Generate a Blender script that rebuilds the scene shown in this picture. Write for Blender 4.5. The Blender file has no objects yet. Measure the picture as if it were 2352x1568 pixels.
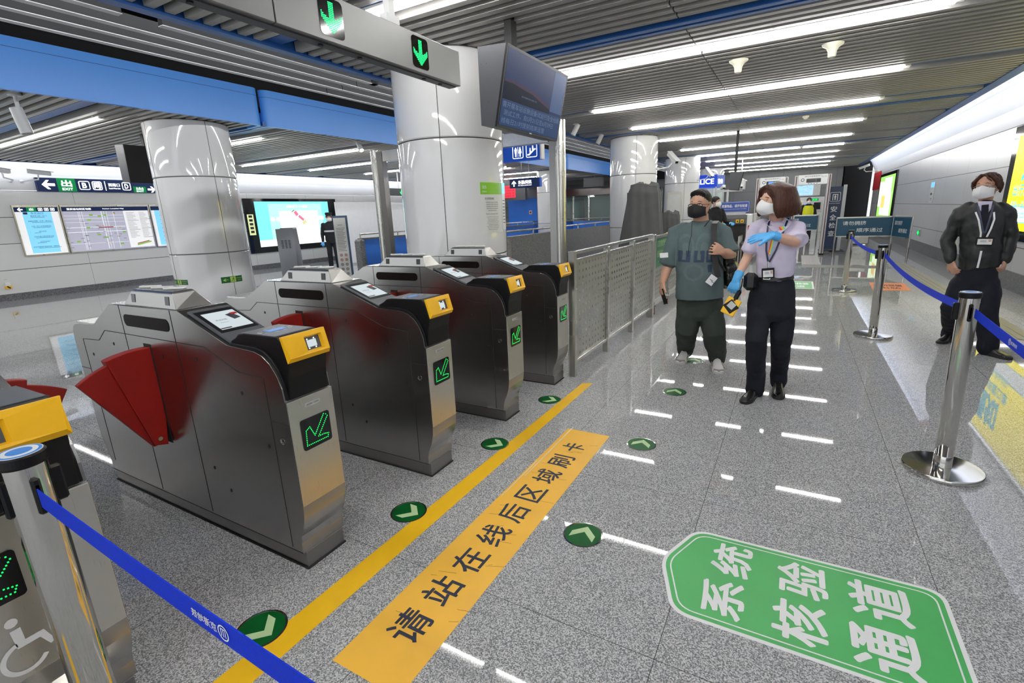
import bpy, bmesh, math, random
from mathutils import Vector, Matrix, Euler
random.seed(7)
S = bpy.context.scene
# ------------------------------------------------------------------ camera
F_PX, EYE = 1124.0, 1.55
cam_rot = Matrix.Rotation(math.radians(29.98), 3, 'Z') @ Matrix.Rotation(math.radians(75.42), 3, 'X') @ Matrix.Rotation(math.radians(-2.38), 3, 'Z')
cd = bpy.data.cameras.new('camera'); cam = bpy.data.objects.new('camera', cd); S.collection.objects.link(cam)
cam.matrix_world = Matrix.Translation((0, 0, EYE)) @ cam_rot.to_4x4()
cd.sensor_width = 36.0; cd.lens = 36.0 * F_PX / 2352.0; cd.clip_start = 0.05; cd.clip_end = 200
S.camera = cam
# ------------------------------------------------------------------ world and exposure
W = bpy.data.worlds.new('world'); S.world = W; W.use_nodes = True
W.node_tree.nodes['Background'].inputs[0].default_value = (0.93, 0.97, 1.0, 1)
W.node_tree.nodes['Background'].inputs[1].default_value = 0.9
S.view_settings.view_transform = 'Standard'; S.view_settings.look = 'None'
S.view_settings.exposure = 0.60; S.view_settings.gamma = 1.0; S.view_settings.use_curve_mapping = False
LAMP = 36.0      # strength of the ceiling tubes
COVE = 25.0       # strength of the tubes hidden above the wall edges

# ------------------------------------------------------------------ where a picture point lies on a plane of the place
def ray(px, py): return cam_rot @ Vector(((px - 1176) / F_PX, -(py - 784) / F_PX, -1))
def atz(px, py, z=0.0):
    d = ray(px, py); return Vector((0, 0, EYE)) + d * ((z - EYE) / d.z)
def atx(px, py, x):
    d = ray(px, py); return Vector((0, 0, EYE)) + d * (x / d.x)
def aty(px, py, y):
    d = ray(px, py); return Vector((0, 0, EYE)) + d * (y / d.y)

# ------------------------------------------------------------------ materials
M = {}
def nt(name):
    m = bpy.data.materials.new(name); m.use_nodes = True
    M[name] = m
    return m, m.node_tree, m.node_tree.nodes['Principled BSDF']
def setp(b, **k):
    names = dict(base='Base Color', rough='Roughness', metal='Metallic', spec='Specular IOR Level', coat='Coat Weight', coatr='Coat Roughness',
                 trans='Transmission Weight', em='Emission Color', ems='Emission Strength', sub='Subsurface Weight', sheen='Sheen Weight', aniso='Anisotropic', alpha='Alpha', ior='IOR')
    for a, v in k.items():
        if a in ('base', 'em') and len(v) == 3: v = (*v, 1)
        b.inputs[names[a]].default_value = v
def mat(name, base, rough=0.5, metal=0.0, var=0.0, scale=8.0, bump=0.0, bscale=40.0, **k):
    m, t, b = nt(name); setp(b, base=base, rough=rough, metal=metal, **k)
    N = t.nodes; L = t.links
    tc = N.new('ShaderNodeTexCoord')
    if var > 0:
        n = N.new('ShaderNodeTexNoise'); n.inputs['Scale'].default_value = scale; n.inputs['Detail'].default_value = 4
        L.new(tc.outputs['Object'], n.inputs['Vector'])
        r = N.new('ShaderNodeMapRange'); r.inputs['From Min'].default_value = 0.3; r.inputs['From Max'].default_value = 0.7
        r.inputs['To Min'].default_value = 1 - var; r.inputs['To Max'].default_value = 1 + var
        mx = N.new('ShaderNodeMix'); mx.data_type = 'RGBA'; mx.blend_type = 'MULTIPLY'; mx.inputs[0].default_value = 1
        mx.inputs[6].default_value = (*base, 1)
        L.new(n.outputs['Fac'], r.inputs['Value']); L.new(r.outputs[0], mx.inputs[7]); L.new(mx.outputs[2], b.inputs['Base Color'])
        if metal == 0 or rough > 0.05:
            rr = N.new('ShaderNodeMapRange'); rr.inputs['To Min'].default_value = rough * 0.85; rr.inputs['To Max'].default_value = min(1, rough * 1.15)
            L.new(n.outputs['Fac'], rr.inputs['Value']); L.new(rr.outputs[0], b.inputs['Roughness'])
    if bump > 0:
        n2 = N.new('ShaderNodeTexNoise'); n2.inputs['Scale'].default_value = bscale; n2.inputs['Detail'].default_value = 3
        L.new(tc.outputs['Object'], n2.inputs['Vector'])
        bp = N.new('ShaderNodeBump'); bp.inputs['Strength'].default_value = bump; bp.inputs['Distance'].default_value = 0.01
        L.new(n2.outputs['Fac'], bp.inputs['Height']); L.new(bp.outputs[0], b.inputs['Normal'])
    return m
def emit(name, col, s, base=(0.02, 0.02, 0.02)):
    return mat(name, base, 0.4, em=col, ems=s, spec=0.2)
def brushed(name, base, rough, stretch=(1, 1, 60), bump=0.03):
    m, t, b = nt(name); setp(b, base=base, rough=rough, metal=1.0)
    N = t.nodes; L = t.links
    tc = N.new('ShaderNodeTexCoord'); mp = N.new('ShaderNodeMapping'); mp.inputs['Scale'].default_value = stretch
    n = N.new('ShaderNodeTexNoise'); n.inputs['Scale'].default_value = 12; n.inputs['Detail'].default_value = 5
    L.new(tc.outputs['Object'], mp.inputs[0]); L.new(mp.outputs[0], n.inputs['Vector'])
    r = N.new('ShaderNodeMapRange'); r.inputs['To Min'].default_value = rough * 0.8; r.inputs['To Max'].default_value = rough * 1.2
    L.new(n.outputs['Fac'], r.inputs['Value']); L.new(r.outputs[0], b.inputs['Roughness'])
    w = N.new('ShaderNodeTexNoise'); w.inputs['Scale'].default_value = 1.7; w.inputs['Detail'].default_value = 2
    L.new(tc.outputs['Object'], w.inputs['Vector'])
    ad = N.new('ShaderNodeMath'); ad.operation = 'MULTIPLY_ADD'; ad.inputs[1].default_value = 3.0
    L.new(w.outputs['Fac'], ad.inputs[0]); L.new(n.outputs['Fac'], ad.inputs[2])
    bp = N.new('ShaderNodeBump'); bp.inputs['Strength'].default_value = bump; bp.inputs['Distance'].default_value = 0.01
    L.new(ad.outputs[0], bp.inputs['Height']); L.new(bp.outputs[0], b.inputs['Normal'])
    return m
def line_mask(t, coord, axis, period, off, width):
    N = t.nodes; L = t.links
    sp = N.new('ShaderNodeSeparateXYZ'); L.new(coord, sp.inputs[0])
    def mth(op, a, bv):
        q = N.new('ShaderNodeMath'); q.operation = op
        if isinstance(a, float): q.inputs[0].default_value = a
        else: L.new(a, q.inputs[0])
        if bv is not None: q.inputs[1].default_value = bv
        return q.outputs[0]
    a = mth('SUBTRACT', sp.outputs['XYZ'.index(axis)], off - period / 2)
    a = mth('DIVIDE', a, period); a = mth('FRACT', a, None); a = mth('SUBTRACT', a, 0.5); a = mth('ABSOLUTE', a, None)
    return mth('LESS_THAN', a, width / 2 / period)
def jointed(name, base, line_col, masks, rough, metal=0.0, var=0.03, **k):
    """panel or tile material with thin joints at regular places"""
    m, t, b = nt(name); setp(b, rough=rough, metal=metal, **k); N = t.nodes; L = t.links
    tc = N.new('ShaderNodeTexCoord'); out = None
    for (axis, period, off, width) in masks:
        o = line_mask(t, tc.outputs['Object'], axis, period, off, width)
        if out is None: out = o
        else:
            q = N.new('ShaderNodeMath'); q.operation = 'MAXIMUM'; L.new(out, q.inputs[0]); L.new(o, q.inputs[1]); out = q.outputs[0]
    n = N.new('ShaderNodeTexNoise'); n.inputs['Scale'].default_value = 0.9; L.new(tc.outputs['Object'], n.inputs['Vector'])
    r = N.new('ShaderNodeMapRange'); r.inputs['To Min'].default_value = 1 - var; r.inputs['To Max'].default_value = 1 + var; L.new(n.outputs['Fac'], r.inputs['Value'])
    mm = N.new('ShaderNodeMix'); mm.data_type = 'RGBA'; mm.blend_type = 'MULTIPLY'; mm.inputs[0].default_value = 1; mm.inputs[6].default_value = (*base, 1); L.new(r.outputs[0], mm.inputs[7])
    mx = N.new('ShaderNodeMix'); mx.data_type = 'RGBA'; L.new(out, mx.inputs[0]); L.new(mm.outputs[2], mx.inputs[6]); mx.inputs[7].default_value = (*line_col, 1)
    L.new(mx.outputs[2], b.inputs['Base Color'])
    return m, t, b, mx, mm, n
# granite floor: speckle, tile joints, polished
def granite(name, dark, light, rough, masks, scale=170, coat=0.0, spec=0.5):
    if masks: m, t, b, mx, mm, n0 = jointed(name, (1, 1, 1), (0.06, 0.06, 0.06), masks, rough, spec=spec)
    else:
        m, t, b, mx, mm, n0 = jointed(name, (1, 1, 1), (0.06, 0.06, 0.06), [('X', 1000.0, 500.0, 0.0001)], rough, spec=spec)
    N = t.nodes; L = t.links; tc = N.new('ShaderNodeTexCoord')
    n = N.new('ShaderNodeTexNoise'); n.inputs['Scale'].default_value = scale; n.inputs['Detail'].default_value = 2.5; n.inputs['Roughness'].default_value = 0.75
    L.new(tc.outputs['Object'], n.inputs['Vector'])
    cr = N.new('ShaderNodeValToRGB'); e = cr.color_ramp.elements
    e[0].position = 0.36; e[0].color = (*dark, 1); e[1].position = 0.63; e[1].color = (*light, 1)
    q = cr.color_ramp.elements.new(0.5); q.color = tuple((a + c) / 2 * 0.92 for a, c in zip(dark, light)) + (1,)
    vo = N.new('ShaderNodeTexVoronoi'); vo.inputs['Scale'].default_value = scale * 1.25; L.new(tc.outputs['Object'], vo.inputs['Vector'])
    bw = N.new('ShaderNodeSeparateColor'); L.new(vo.outputs['Color'], bw.inputs[0])
    ad = N.new('ShaderNodeMath'); ad.operation = 'MULTIPLY_ADD'; ad.inputs[1].default_value = 0.34; ad.inputs[2].default_value = -0.17; L.new(bw.outputs[0], ad.inputs[0])
    a2 = N.new('ShaderNodeMath'); a2.operation = 'ADD'; L.new(ad.outputs[0], a2.inputs[0]); L.new(n.outputs['Fac'], a2.inputs[1])
    L.new(a2.outputs[0], cr.inputs[0]); L.new(cr.outputs[0], mm.inputs[6])
    setp(b, coat=coat, coatr=0.03)
    return m
granite('floor_granite', (0.17, 0.172, 0.178), (0.66, 0.66, 0.665), 0.022,
        [('X', 0.935, -0.30, 0.0025), ('Y', 1.09, 1.436, 0.0025)], scale=175, coat=0.0, spec=0.21)
granite('parapet_granite', (0.10, 0.10, 0.105), (0.30, 0.30, 0.31), 0.4, None, scale=90)
granite('base_granite', (0.07, 0.07, 0.075), (0.22, 0.22, 0.23), 0.35, None, scale=70)
jointed('right_wall_panel', (0.64, 0.65, 0.67), (0.03, 0.03, 0.03), [('Z', 0.66, 0.69, 0.012), ('Y', 1.8, 0.4, 0.004)], 0.33, metal=0.2)
jointed('left_wall_panel', (0.74, 0.75, 0.74), (0.04, 0.04, 0.04), [('Z', 0.62, 0.10, 0.014), ('Y', 2.4, 1.2, 0.005)], 0.35)
jointed('far_wall_stone', (0.15, 0.155, 0.165), (0.04, 0.04, 0.04), [('Z', 0.9, 0.4, 0.01), ('X', 1.2, 0.4, 0.01)], 0.45)
mat('cove_panel', (0.62, 0.63, 0.65), 0.4, var=0.02, scale=1.0)
mat('void_black', (0.008, 0.008, 0.009), 0.9, var=0.2, scale=2)
mat('slat_grey', (0.36, 0.35, 0.33), 0.42, metal=0.3, var=0.04, scale=1.2)
mat('baffle_white', (0.66, 0.66, 0.66), 0.45, var=0.03, scale=2); mat('baffle_dark', (0.02, 0.02, 0.021), 0.7, var=0.1)
jointed('fascia_blue', (0.10, 0.36, 0.96), (0.01, 0.06, 0.3), [('Z', 10.0, 3.66, 0.006)], 0.3, var=0.05, spec=0.4)
mat('strip_blue', (0.02, 0.11, 0.38), 0.35, var=0.05, scale=2)
mat('pit_blue', (0.04, 0.23, 0.88), 0.35, var=0.05, scale=2)
mat('column_enamel', (0.80, 0.80, 0.80), 0.05, var=0.015, scale=1.0, coat=0.6, coatr=0.02)
mat('joint_dark', (0.05, 0.05, 0.05), 0.7, var=0.1)
brushed('steel', (0.41, 0.40, 0.385), 0.24, (1, 1, 30), .012)
brushed('steel_front', (0.62, 0.60, 0.55), 0.30, (60, 60, 1))
brushed('steel_bright', (0.66, 0.65, 0.62), 0.22, (1, 40, 40))
brushed('steel_dark', (0.30, 0.29, 0.28), 0.3, (1, 1, 40))
mat('steel_polished', (0.62, 0.61, 0.58), 0.09, 1.0, var=0.06, scale=3)
mat('steel_satin', (0.55, 0.54, 0.50), 0.28, 1.0, var=0.06, scale=3)
mat('groove', (0.02, 0.02, 0.02), 0.8, var=0.1)
mat('black_plastic', (0.006, 0.006, 0.007), 0.42, var=0.1, scale=20, spec=0.25)
mat('black_gloss', (0.006, 0.006, 0.007), 0.08, var=0.05)
mat('grey_plastic', (0.09, 0.095, 0.105), 0.35, var=0.06, scale=20)
mat('yellow_plastic', (0.93, 0.50, 0.0), 0.38, var=0.02, scale=10, spec=0.4)
mat('flap_red', (0.36, 0.008, 0.003), 0.45, var=0.08, scale=5, bump=0.05, bscale=300)
mat('dark_glass', (0.012, 0.009, 0.008), 0.3, var=0.1, spec=0.04)
mat('steel_head', (0.45, 0.44, 0.42), 0.3, 1.0, var=0.05, scale=3)
emit('led_green', (0.0, 0.9, 0.10), 1.6)
emit('led_green_soft', (0.02, 0.8, 0.2), 2.2)
emit('led_white', (1, 1, 1), 3.0, (0.8, 0.8, 0.8))
emit('screen_white', (0.75, 0.85, 0.88), 0.55)
emit('lamp_tube', (1.0, 0.985, 0.96), LAMP, (0.8, 0.8, 0.8))
emit('cove_tube', (0.96, 0.98, 1.0), COVE, (0.8, 0.8, 0.8))
emit('fascia_fill', (0.96, 0.98, 1.0), 38.0, (0.8, 0.8, 0.8))  # glow of the added light that brightens the blue fascia
emit('spot_bulb', (1.0, 0.97, 0.9), 20.0, (0.8, 0.8, 0.8))
mat('tape_yellow', (1.0, 0.57, 0.010), 0.38, var=0.04, scale=6)
mat('tape_orange', (1.0, 0.55, 0.06), 0.42, var=0.05, scale=5)
mat('sticker_green', (0.060, 0.43, 0.105), 0.42, var=0.05, scale=5)
mat('disc_green', (0.002, 0.10, 0.018), 0.4, var=0.1, scale=20, spec=0.15)
mat('glow_pale', (0.52, 0.70, 0.38), 0.5, var=0.04, scale=20, spec=0.15)
mat('sticker_white', (0.90, 0.90, 0.89), 0.42, var=0.02, scale=8)
mat('sticker_orange', (0.85, 0.26, 0.06), 0.4, var=0.03)
mat('navy', (0.008, 0.018, 0.065), 0.35, var=0.05)
mat('navy_print', (0.02, 0.025, 0.055), 0.5, var=0.05)
mat('black_print', (0.01, 0.01, 0.012), 0.6, var=0.05)
mat('white_paint', (0.80, 0.81, 0.80), 0.4, var=0.02)
mat('white_print', (0.85, 0.85, 0.85), 0.5, var=0.01)
mat('grey_paint', (0.33, 0.34, 0.35), 0.45, var=0.04)
mat('dark_grey', (0.045, 0.047, 0.055), 0.45, var=0.06)
mat('light_grey', (0.55, 0.56, 0.56), 0.4, var=0.04)
mat('belt_blue', (0.003, 0.034, 0.58), 0.6, spec=0.15, var=0.08, scale=90, bump=0.3, bscale=400)
mat('cap_blue', (0.03, 0.25, 0.75), 0.3, var=0.03)
mat('teal_panel', (0.003, 0.06, 0.115), 0.35, var=0.05)
mat('cloth_cover', (0.085, 0.085, 0.087), 0.8, var=0.1, scale=6, bump=0.4, bscale=5)
mat('red_banner', (0.62, 0.02, 0.03), 0.5, var=0.15, scale=6)
mat('lime', (0.22, 0.55, 0.02), 0.4, var=0.03)
mat('paper', (0.74, 0.75, 0.72), 0.35, var=0.02)
mat('red_paint', (0.5, 0.02, 0.01), 0.4, var=0.05)
mat('tactile', (0.30, 0.30, 0.28), 0.5, var=0.08)
mat('tactile_ad_tint', (0.36, 0.34, 0.26), 0.5, var=0.08)  # grey paving with the yellow advert's reflection mixed into its colour
mat('glass', (0.8, 0.9, 0.88), 0.03, trans=0.92, ior=1.3)
mat('sign_grey', (0.20, 0.20, 0.20), 0.4, metal=0.5, var=0.04, scale=3)
emit('led_green_bright', (0.0, 0.95, 0.16), 2.6)
for n_, c_ in (('tv_blue', (0.018, 0.038, 0.12)), ('tv_panel', (0.07, 0.12, 0.26)), ('tv_panel2', (0.035, 0.07, 0.17)), ('tv_ground', (0.006, 0.010, 0.03)), ('tv_dawn', (0.06, 0.035, 0.07)), ('tv_text', (0.16, 0.23, 0.36))):
    mat(n_, (0.002, 0.002, 0.003), 0.25, em=c_, ems=0.5, spec=0.06)
mat('perf_steel', (0.44, 0.44, 0.42), 0.38, 0.85, var=0.04, scale=2)
mat('notice_green', (0.02, 0.16, 0.075), 0.4, var=0.04); mat('notice_pale', (0.42, 0.62, 0.30), 0.5, var=0.02)
emit('navy_lit', (0.004, 0.012, 0.05), 0.6, (0.006, 0.012, 0.04)); emit('blue_lit', (0.004, 0.03, 0.19), 0.9, (0.004, 0.02, 0.1)); emit('green_lit', (0.0, 0.16, 0.04), 0.8, (0.0, 0.08, 0.02)); emit('white_lit', (1, 1, 1), 1.5, (0.8, 0.8, 0.8))
emit('board_white', (0.85, 0.85, 0.88), 0.45, (0.6, 0.6, 0.6)); emit('board_blue', (0.22, 0.62, 0.90), 0.5, (0.2, 0.5, 0.7)); emit('map_ground', (0.42, 0.42, 0.52), 0.4, (0.4, 0.4, 0.48)); emit('map_road', (0.8, 0.8, 0.85), 0.4, (0.7, 0.7, 0.75)); emit('map_park', (0.2, 0.45, 0.05), 0.4, (0.2, 0.4, 0.05))
emit('ad_teal', (0.20, 0.72, 0.76), 0.9); emit('ad_teal2', (0.42, 0.85, 0.85), 0.95); emit('ad_white', (0.9, 1.0, 0.97), 1.1); emit('ad_pink', (0.85, 0.18, 0.30), 0.8); emit('ad_cream', (0.75, 0.85, 0.40), 0.7)
mat('exit_green', (0.01, 0.12, 0.03), 0.35, var=0.05); mat('exit_lime', (0.45, 0.62, 0.12), 0.4, var=0.03); mat('kiosk_grey', (0.25, 0.26, 0.28), 0.45, var=0.03); mat('board_frame_blue', (0.06, 0.12, 0.22), 0.4, var=0.03); mat('sign_dark', (0.02, 0.03, 0.03), 0.4, var=0.05)
emit('led_red', (0.8, 0.02, 0.05), 1.0); emit('led_red_dark', (0.25, 0.0, 0.01), 0.5)
emit('ad_yellow', (0.95, 0.80, 0.0), 1.7); emit('ad_white2', (0.9, 0.95, 0.95), 1.0); emit('ad_blue', (0.05, 0.62, 0.75), 0.9); emit('ad_green', (0.30, 0.62, 0.12), 1.0); emit('ad_pale', (0.75, 0.92, 0.62), 1.1); emit('ad_orange', (0.85, 0.55, 0.15), 1.0)
mat('banner_pink', (0.75, 0.15, 0.18), 0.6, var=0.02); mat('navy_board', (0.003, 0.02, 0.075), 0.35, var=0.04); mat('maroon', (0.10, 0.01, 0.01), 0.4, var=0.05); mat('scanner_grey', (0.16, 0.165, 0.175), 0.4, var=0.04); mat('blue_board', (0.004, 0.05, 0.33), 0.4, var=0.04); mat('cabinet_cream', (0.50, 0.50, 0.44), 0.45, var=0.03)
emit('screen_blue', (0.10, 0.25, 0.9), 1.0); emit('blue_lit2', (0.0, 0.035, 0.42), 0.9); mat('blue_side', (0.12, 0.2, 0.65), 0.4, var=0.03); mat('brown_canopy', (0.06, 0.02, 0.02), 0.2, var=0.1); mat('booth_wall', (0.42, 0.50, 0.46), 0.5, var=0.03); mat('office_door', (0.10, 0.11, 0.10), 0.5, var=0.05)
emit('lamp_soft', (1, 1, .95), 4.0); emit('screen_map', (0.35, 0.6, 0.95), 0.9); emit('map_line', (0.12, 0.3, 0.6), 0.6)
mat('skin_light', (0.66, 0.40, 0.29), 0.5, var=0.06, scale=25, sub=0.05); mat('skin_tan', (0.55, 0.31, 0.21), 0.5, var=0.06, scale=25, sub=0.05); mat('eye_white', (0.75, 0.72, 0.7), 0.3, var=0.02)
def hair(name, a, rough=0.42):
    m, t, b = nt(name); setp(b, base=a, rough=rough, spec=0.35); N = t.nodes; L = t.links; tc = N.new('ShaderNodeTexCoord'); mp = N.new('ShaderNodeMapping'); mp.inputs['Scale'].default_value = (140, 140, 6)
    n = N.new('ShaderNodeTexNoise'); n.inputs['Scale'].default_value = 1.5; L.new(tc.outputs['Object'], mp.inputs[0]); L.new(mp.outputs[0], n.inputs['Vector']); cr = N.new('ShaderNodeValToRGB'); cr.color_ramp.elements[0].position = .3; cr.color_ramp.elements[1].position = .75
    cr.color_ramp.elements[0].color = tuple(v * .45 for v in a) + (1,); cr.color_ramp.elements[1].color = tuple(v * 1.8 for v in a) + (1,); L.new(n.outputs['Fac'], cr.inputs[0]); L.new(cr.outputs[0], b.inputs['Base Color'])
    bp = N.new('ShaderNodeBump'); bp.inputs['Strength'].default_value = .6; bp.inputs['Distance'].default_value = .004; L.new(n.outputs['Fac'], bp.inputs['Height']); L.new(bp.outputs[0], b.inputs['Normal'])
hair('hair_brown', (0.050, 0.015, 0.007)); hair('hair_black', (0.012, 0.010, 0.009))
mat('glove_blue', (0.10, 0.45, 0.88), 0.35, var=0.05, scale=20, bump=0.2, bscale=60); mat('tee_print', (0.036, 0.060, 0.105), 0.85, var=0.15, scale=8); mat('tee_ghost', (0.115, 0.158, 0.160), 0.85, var=0.1, scale=8); mat('lilac_cloth', (0.68, 0.62, 0.78), 0.75, var=0.04, scale=8, bump=0.35, bscale=9); mat('navy_cloth', (0.005, 0.006, 0.014), 0.85, var=0.1, scale=8, bump=0.4, bscale=8)
mat('tee_green', (0.095, 0.135, 0.138), 0.85, var=0.14, scale=5, bump=0.35, bscale=8); mat('olive_cloth', (0.032, 0.041, 0.034), 0.9, var=0.1, scale=6, bump=0.5, bscale=9); mat('jacket_dark', (0.014, 0.016, 0.016), 0.5, var=0.12, scale=8, bump=0.7, bscale=12)
mat('black_leather', (0.010, 0.010, 0.010), 0.28, var=0.1); mat('shoe_white', (0.80, 0.78, 0.74), 0.5, var=0.04); mat('shoe_grey', (0.36, 0.34, 0.32), 0.5, var=0.04); mat('shoe_sole', (0.62, 0.62, 0.60), 0.5, var=0.03)
mat('mask_white', (0.80, 0.80, 0.80), 0.7, var=0.03, scale=20, bump=0.2, bscale=60); mat('mask_black', (0.010, 0.010, 0.012), 0.75, var=0.1); mat('bag_black', (0.010, 0.011, 0.009), 0.2, var=0.1, bump=0.3, bscale=18); mat('strap_black', (0.02, 0.02, 0.022), 0.6, var=0.1)
mat('uniform_black', (0.006, 0.007, 0.010), 0.8, var=0.1, bump=0.3, bscale=10); mat('reflective', (0.55, 0.56, 0.58), 0.35, 0.3, var=0.03); mat('vest_yellow', (0.72, 0.75, 0.01), 0.6, var=0.05)
for n_, c_ in (('tie_red', (.8, .03, .05)), ('tie_orange', (.9, .30, .02)), ('tie_yellow', (.85, .70, .03)), ('tie_green', (.30, .65, .15)), ('tie_blue', (.25, .55, .75))): mat(n_, c_, 0.6, var=0.02)
mat('rubber', (0.02, 0.02, 0.02), 0.7, var=0.1)
mat('antenna_white', (0.78, 0.76, 0.62), 0.4, var=0.02)

# ------------------------------------------------------------------ mesh builder
def link(o, parent=None):
    S.collection.objects.link(o)
    if parent is not None: o.parent = parent
    return o
def prop(o, label=None, cat=None, group=None, kind=None):
    if label: o['label'] = label
    if cat: o['category'] = cat
    if group: o['group'] = group
    if kind: o['kind'] = kind
    return o
class MB:
    """collects shapes and links them as ONE mesh object"""
    def __init__(s): s.v = []; s.f = []; s.mi = []; s.mats = []; s.cur = 0; s.X = Matrix.Identity(4)
    def m(s, name):
        if name not in s.mats: s.mats.append(name)
        s.cur = s.mats.index(name); return s
    def add(s, vs, fs):
        k = len(s.v); s.v += [s.X @ Vector(p) for p in vs]
        for f in fs: s.f.append([i + k for i in f]); s.mi.append(s.cur)
        return s
    def box(s, c, d, rot=None, bev=0.0):
        hx, hy, hz = d[0] / 2, d[1] / 2, d[2] / 2
        if bev > 0:
            b = min(bev, hx * .9, hy * .9, hz * .9); pts = []
            for sx in (-1, 1):
                for sy in (-1, 1):
                    for sz in (-1, 1):
                        pts += [(sx * hx, sy * (hy - b), sz * (hz - b)), (sx * (hx - b), sy * hy, sz * (hz - b)), (sx * (hx - b), sy * (hy - b), sz * hz)]
            bm = bmesh.new(); [bm.verts.new(p) for p in pts]
            bmesh.ops.convex_hull(bm, input=bm.verts); bm.verts.index_update()
            vs = [v.co.copy() for v in bm.verts]; fs = [[v.index for v in f.verts] for f in bm.faces]; bm.free()
        else:
            vs = [Vector((x, y, z)) for x in (-hx, hx) for y in (-hy, hy) for z in (-hz, hz)]
            fs = [(0, 1, 3, 2), (4, 6, 7, 5), (0, 4, 5, 1), (2, 3, 7, 6), (0, 2, 6, 4), (1, 5, 7, 3)]
        R = rot if rot is not None else Matrix.Identity(3)
        return s.add([R @ Vector(v) + Vector(c) for v in vs], fs)
    def bb(s, a, b, bev=0.0):
        return s.box([(a[i] + b[i]) / 2 for i in range(3)], [abs(b[i] - a[i]) for i in range(3)], None, bev)
    def prism(s, poly, axis, a, b):
        """poly in the two other axes (in xyz order), pushed from a to b along axis"""
        def P(p, t):
            return {'x': (t, p[0], p[1]), 'y': (p[0], t, p[1]), 'z': (p[0], p[1], t)}[axis]
        n = len(poly)
        return s.add([P(p, a) for p in poly] + [P(p, b) for p in poly], [list(range(n))[::-1], list(range(n, 2 * n))] + [(i, (i + 1) % n, n + (i + 1) % n, n + i) for i in range(n)])
    def ring_loft(s, rings, cap=True, closed=True):
        n = len(rings[0]); vs = [p for r in rings for p in r]; fs = []
        for k in range(len(rings) - 1):
            for i in range(n if closed else n - 1):
                j = (i + 1) % n; fs.append((k * n + i, k * n + j, (k + 1) * n + j, (k + 1) * n + i))
        if cap: fs += [list(range(n))[::-1], [(len(rings) - 1) * n + i for i in range(n)]]
        return s.add(vs, fs)
    def cyl(s, p0, p1, r0, r1=None, seg=20):
        return s.tube([p0, p1], [r0, r0 if r1 is None else r1], seg)
    def tube(s, pts, rs, seg=12, flat=None, up=None):
        """pts path with radii (number or (ra, rb)); up fixes the ra direction"""
        pts = [Vector(p) for p in pts]; rs = rs if isinstance(rs, (list, tuple)) and len(rs) == len(pts) and not (len(pts) == 2 and isinstance(rs, tuple)) else [rs] * len(pts)
        rings = []; side = None
        for i, p in enumerate(pts):
            t = (pts[min(i + 1, len(pts) - 1)] - pts[max(i - 1, 0)]).normalized()
            if side is None:
                ref = Vector(up) if up is not None else (Vector((0, 0, 1)) if abs(t.z) < .9 else Vector((1, 0, 0)))
                side = ref
            if up is not None: side = Vector(up)
            a = (side - t * side.dot(t)).normalized(); side = a; b = t.cross(a)
            ra, rb = rs[i] if isinstance(rs[i], (tuple, list)) else (rs[i], rs[i])
            rings.append([p + a * ra * math.cos(q) + b * rb * math.sin(q) for q in [2 * math.pi * k / seg for k in range(seg)]])
        return s.ring_loft(rings)
    def lathe(s, prof, c=(0, 0, 0), seg=32, cap=True, a0=0, a1=360):
        full = abs(a1 - a0) >= 360
        n = seg if full else seg + 1
        rings = [[(c[0] + r * math.cos(t), c[1] + r * math.sin(t), c[2] + z) for t in [math.radians(a0 + (a1 - a0) * k / seg) for k in range(n)]] for r, z in prof]
        return s.ring_loft(rings, cap=cap and full, closed=full)
    def ball(s, c, r, seg=16, ring=10, scale=(1, 1, 1)):
        pr = [[(c[0] + scale[0] * r * math.sin(t) * math.cos(q), c[1] + scale[1] * r * math.sin(t) * math.sin(q), c[2] + scale[2] * r * math.cos(t)) for q in [2 * math.pi * k / seg for k in range(seg)]]
              for t in [math.pi * (0.02 + .96 * i / ring) for i in range(ring + 1)]]
        return s.ring_loft(pr)
    def quad(s, a, b, c, d): return s.add([a, b, c, d], [(0, 1, 2, 3)])
    def build(s, name, mt=None, parent=None, smooth=False, loc=None, bevel=0.0):
        me = bpy.data.meshes.new(name); me.from_pydata([tuple(v) for v in s.v], [], s.f)
        if mt is not None and not s.mats: me.materials.append(M[mt])
        for q in s.mats: me.materials.append(M[q])
        if s.mats: me.polygons.foreach_set('material_index', s.mi)
        bm = bmesh.new(); bm.from_mesh(me); bmesh.ops.recalc_face_normals(bm, faces=bm.faces)
        bm.to_mesh(me); bm.free()
        if smooth:
            me.polygons.foreach_set('use_smooth', [True] * len(me.polygons))
            me.set_sharp_from_angle(angle=math.radians(42))
        me.update()
        o = bpy.data.objects.new(name, me); link(o, parent)
        if loc is not None: o.location = loc
        if bevel > 0:
            bv = o.modifiers.new('bevel', 'BEVEL'); bv.width = bevel; bv.segments = 2; bv.limit_method = 'ANGLE'; bv.angle_limit = math.radians(35)
        return o
def empty(name, loc=(0, 0, 0), rz=0.0, label=None, cat=None, group=None):
    o = bpy.data.objects.new(name, None); link(o); o.location = loc; o.rotation_euler = (0, 0, rz); o.empty_display_size = 0.1
    return prop(o, label, cat, group)
def copy_tree(o, parent=None, label=None, group=None):
    c = o.copy(); S.collection.objects.link(c); c.parent = parent
    if label: c['label'] = label
    for ch in [q for q in bpy.data.objects if q.parent == o]: copy_tree(ch, c)
    return c
_tc = {}
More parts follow.
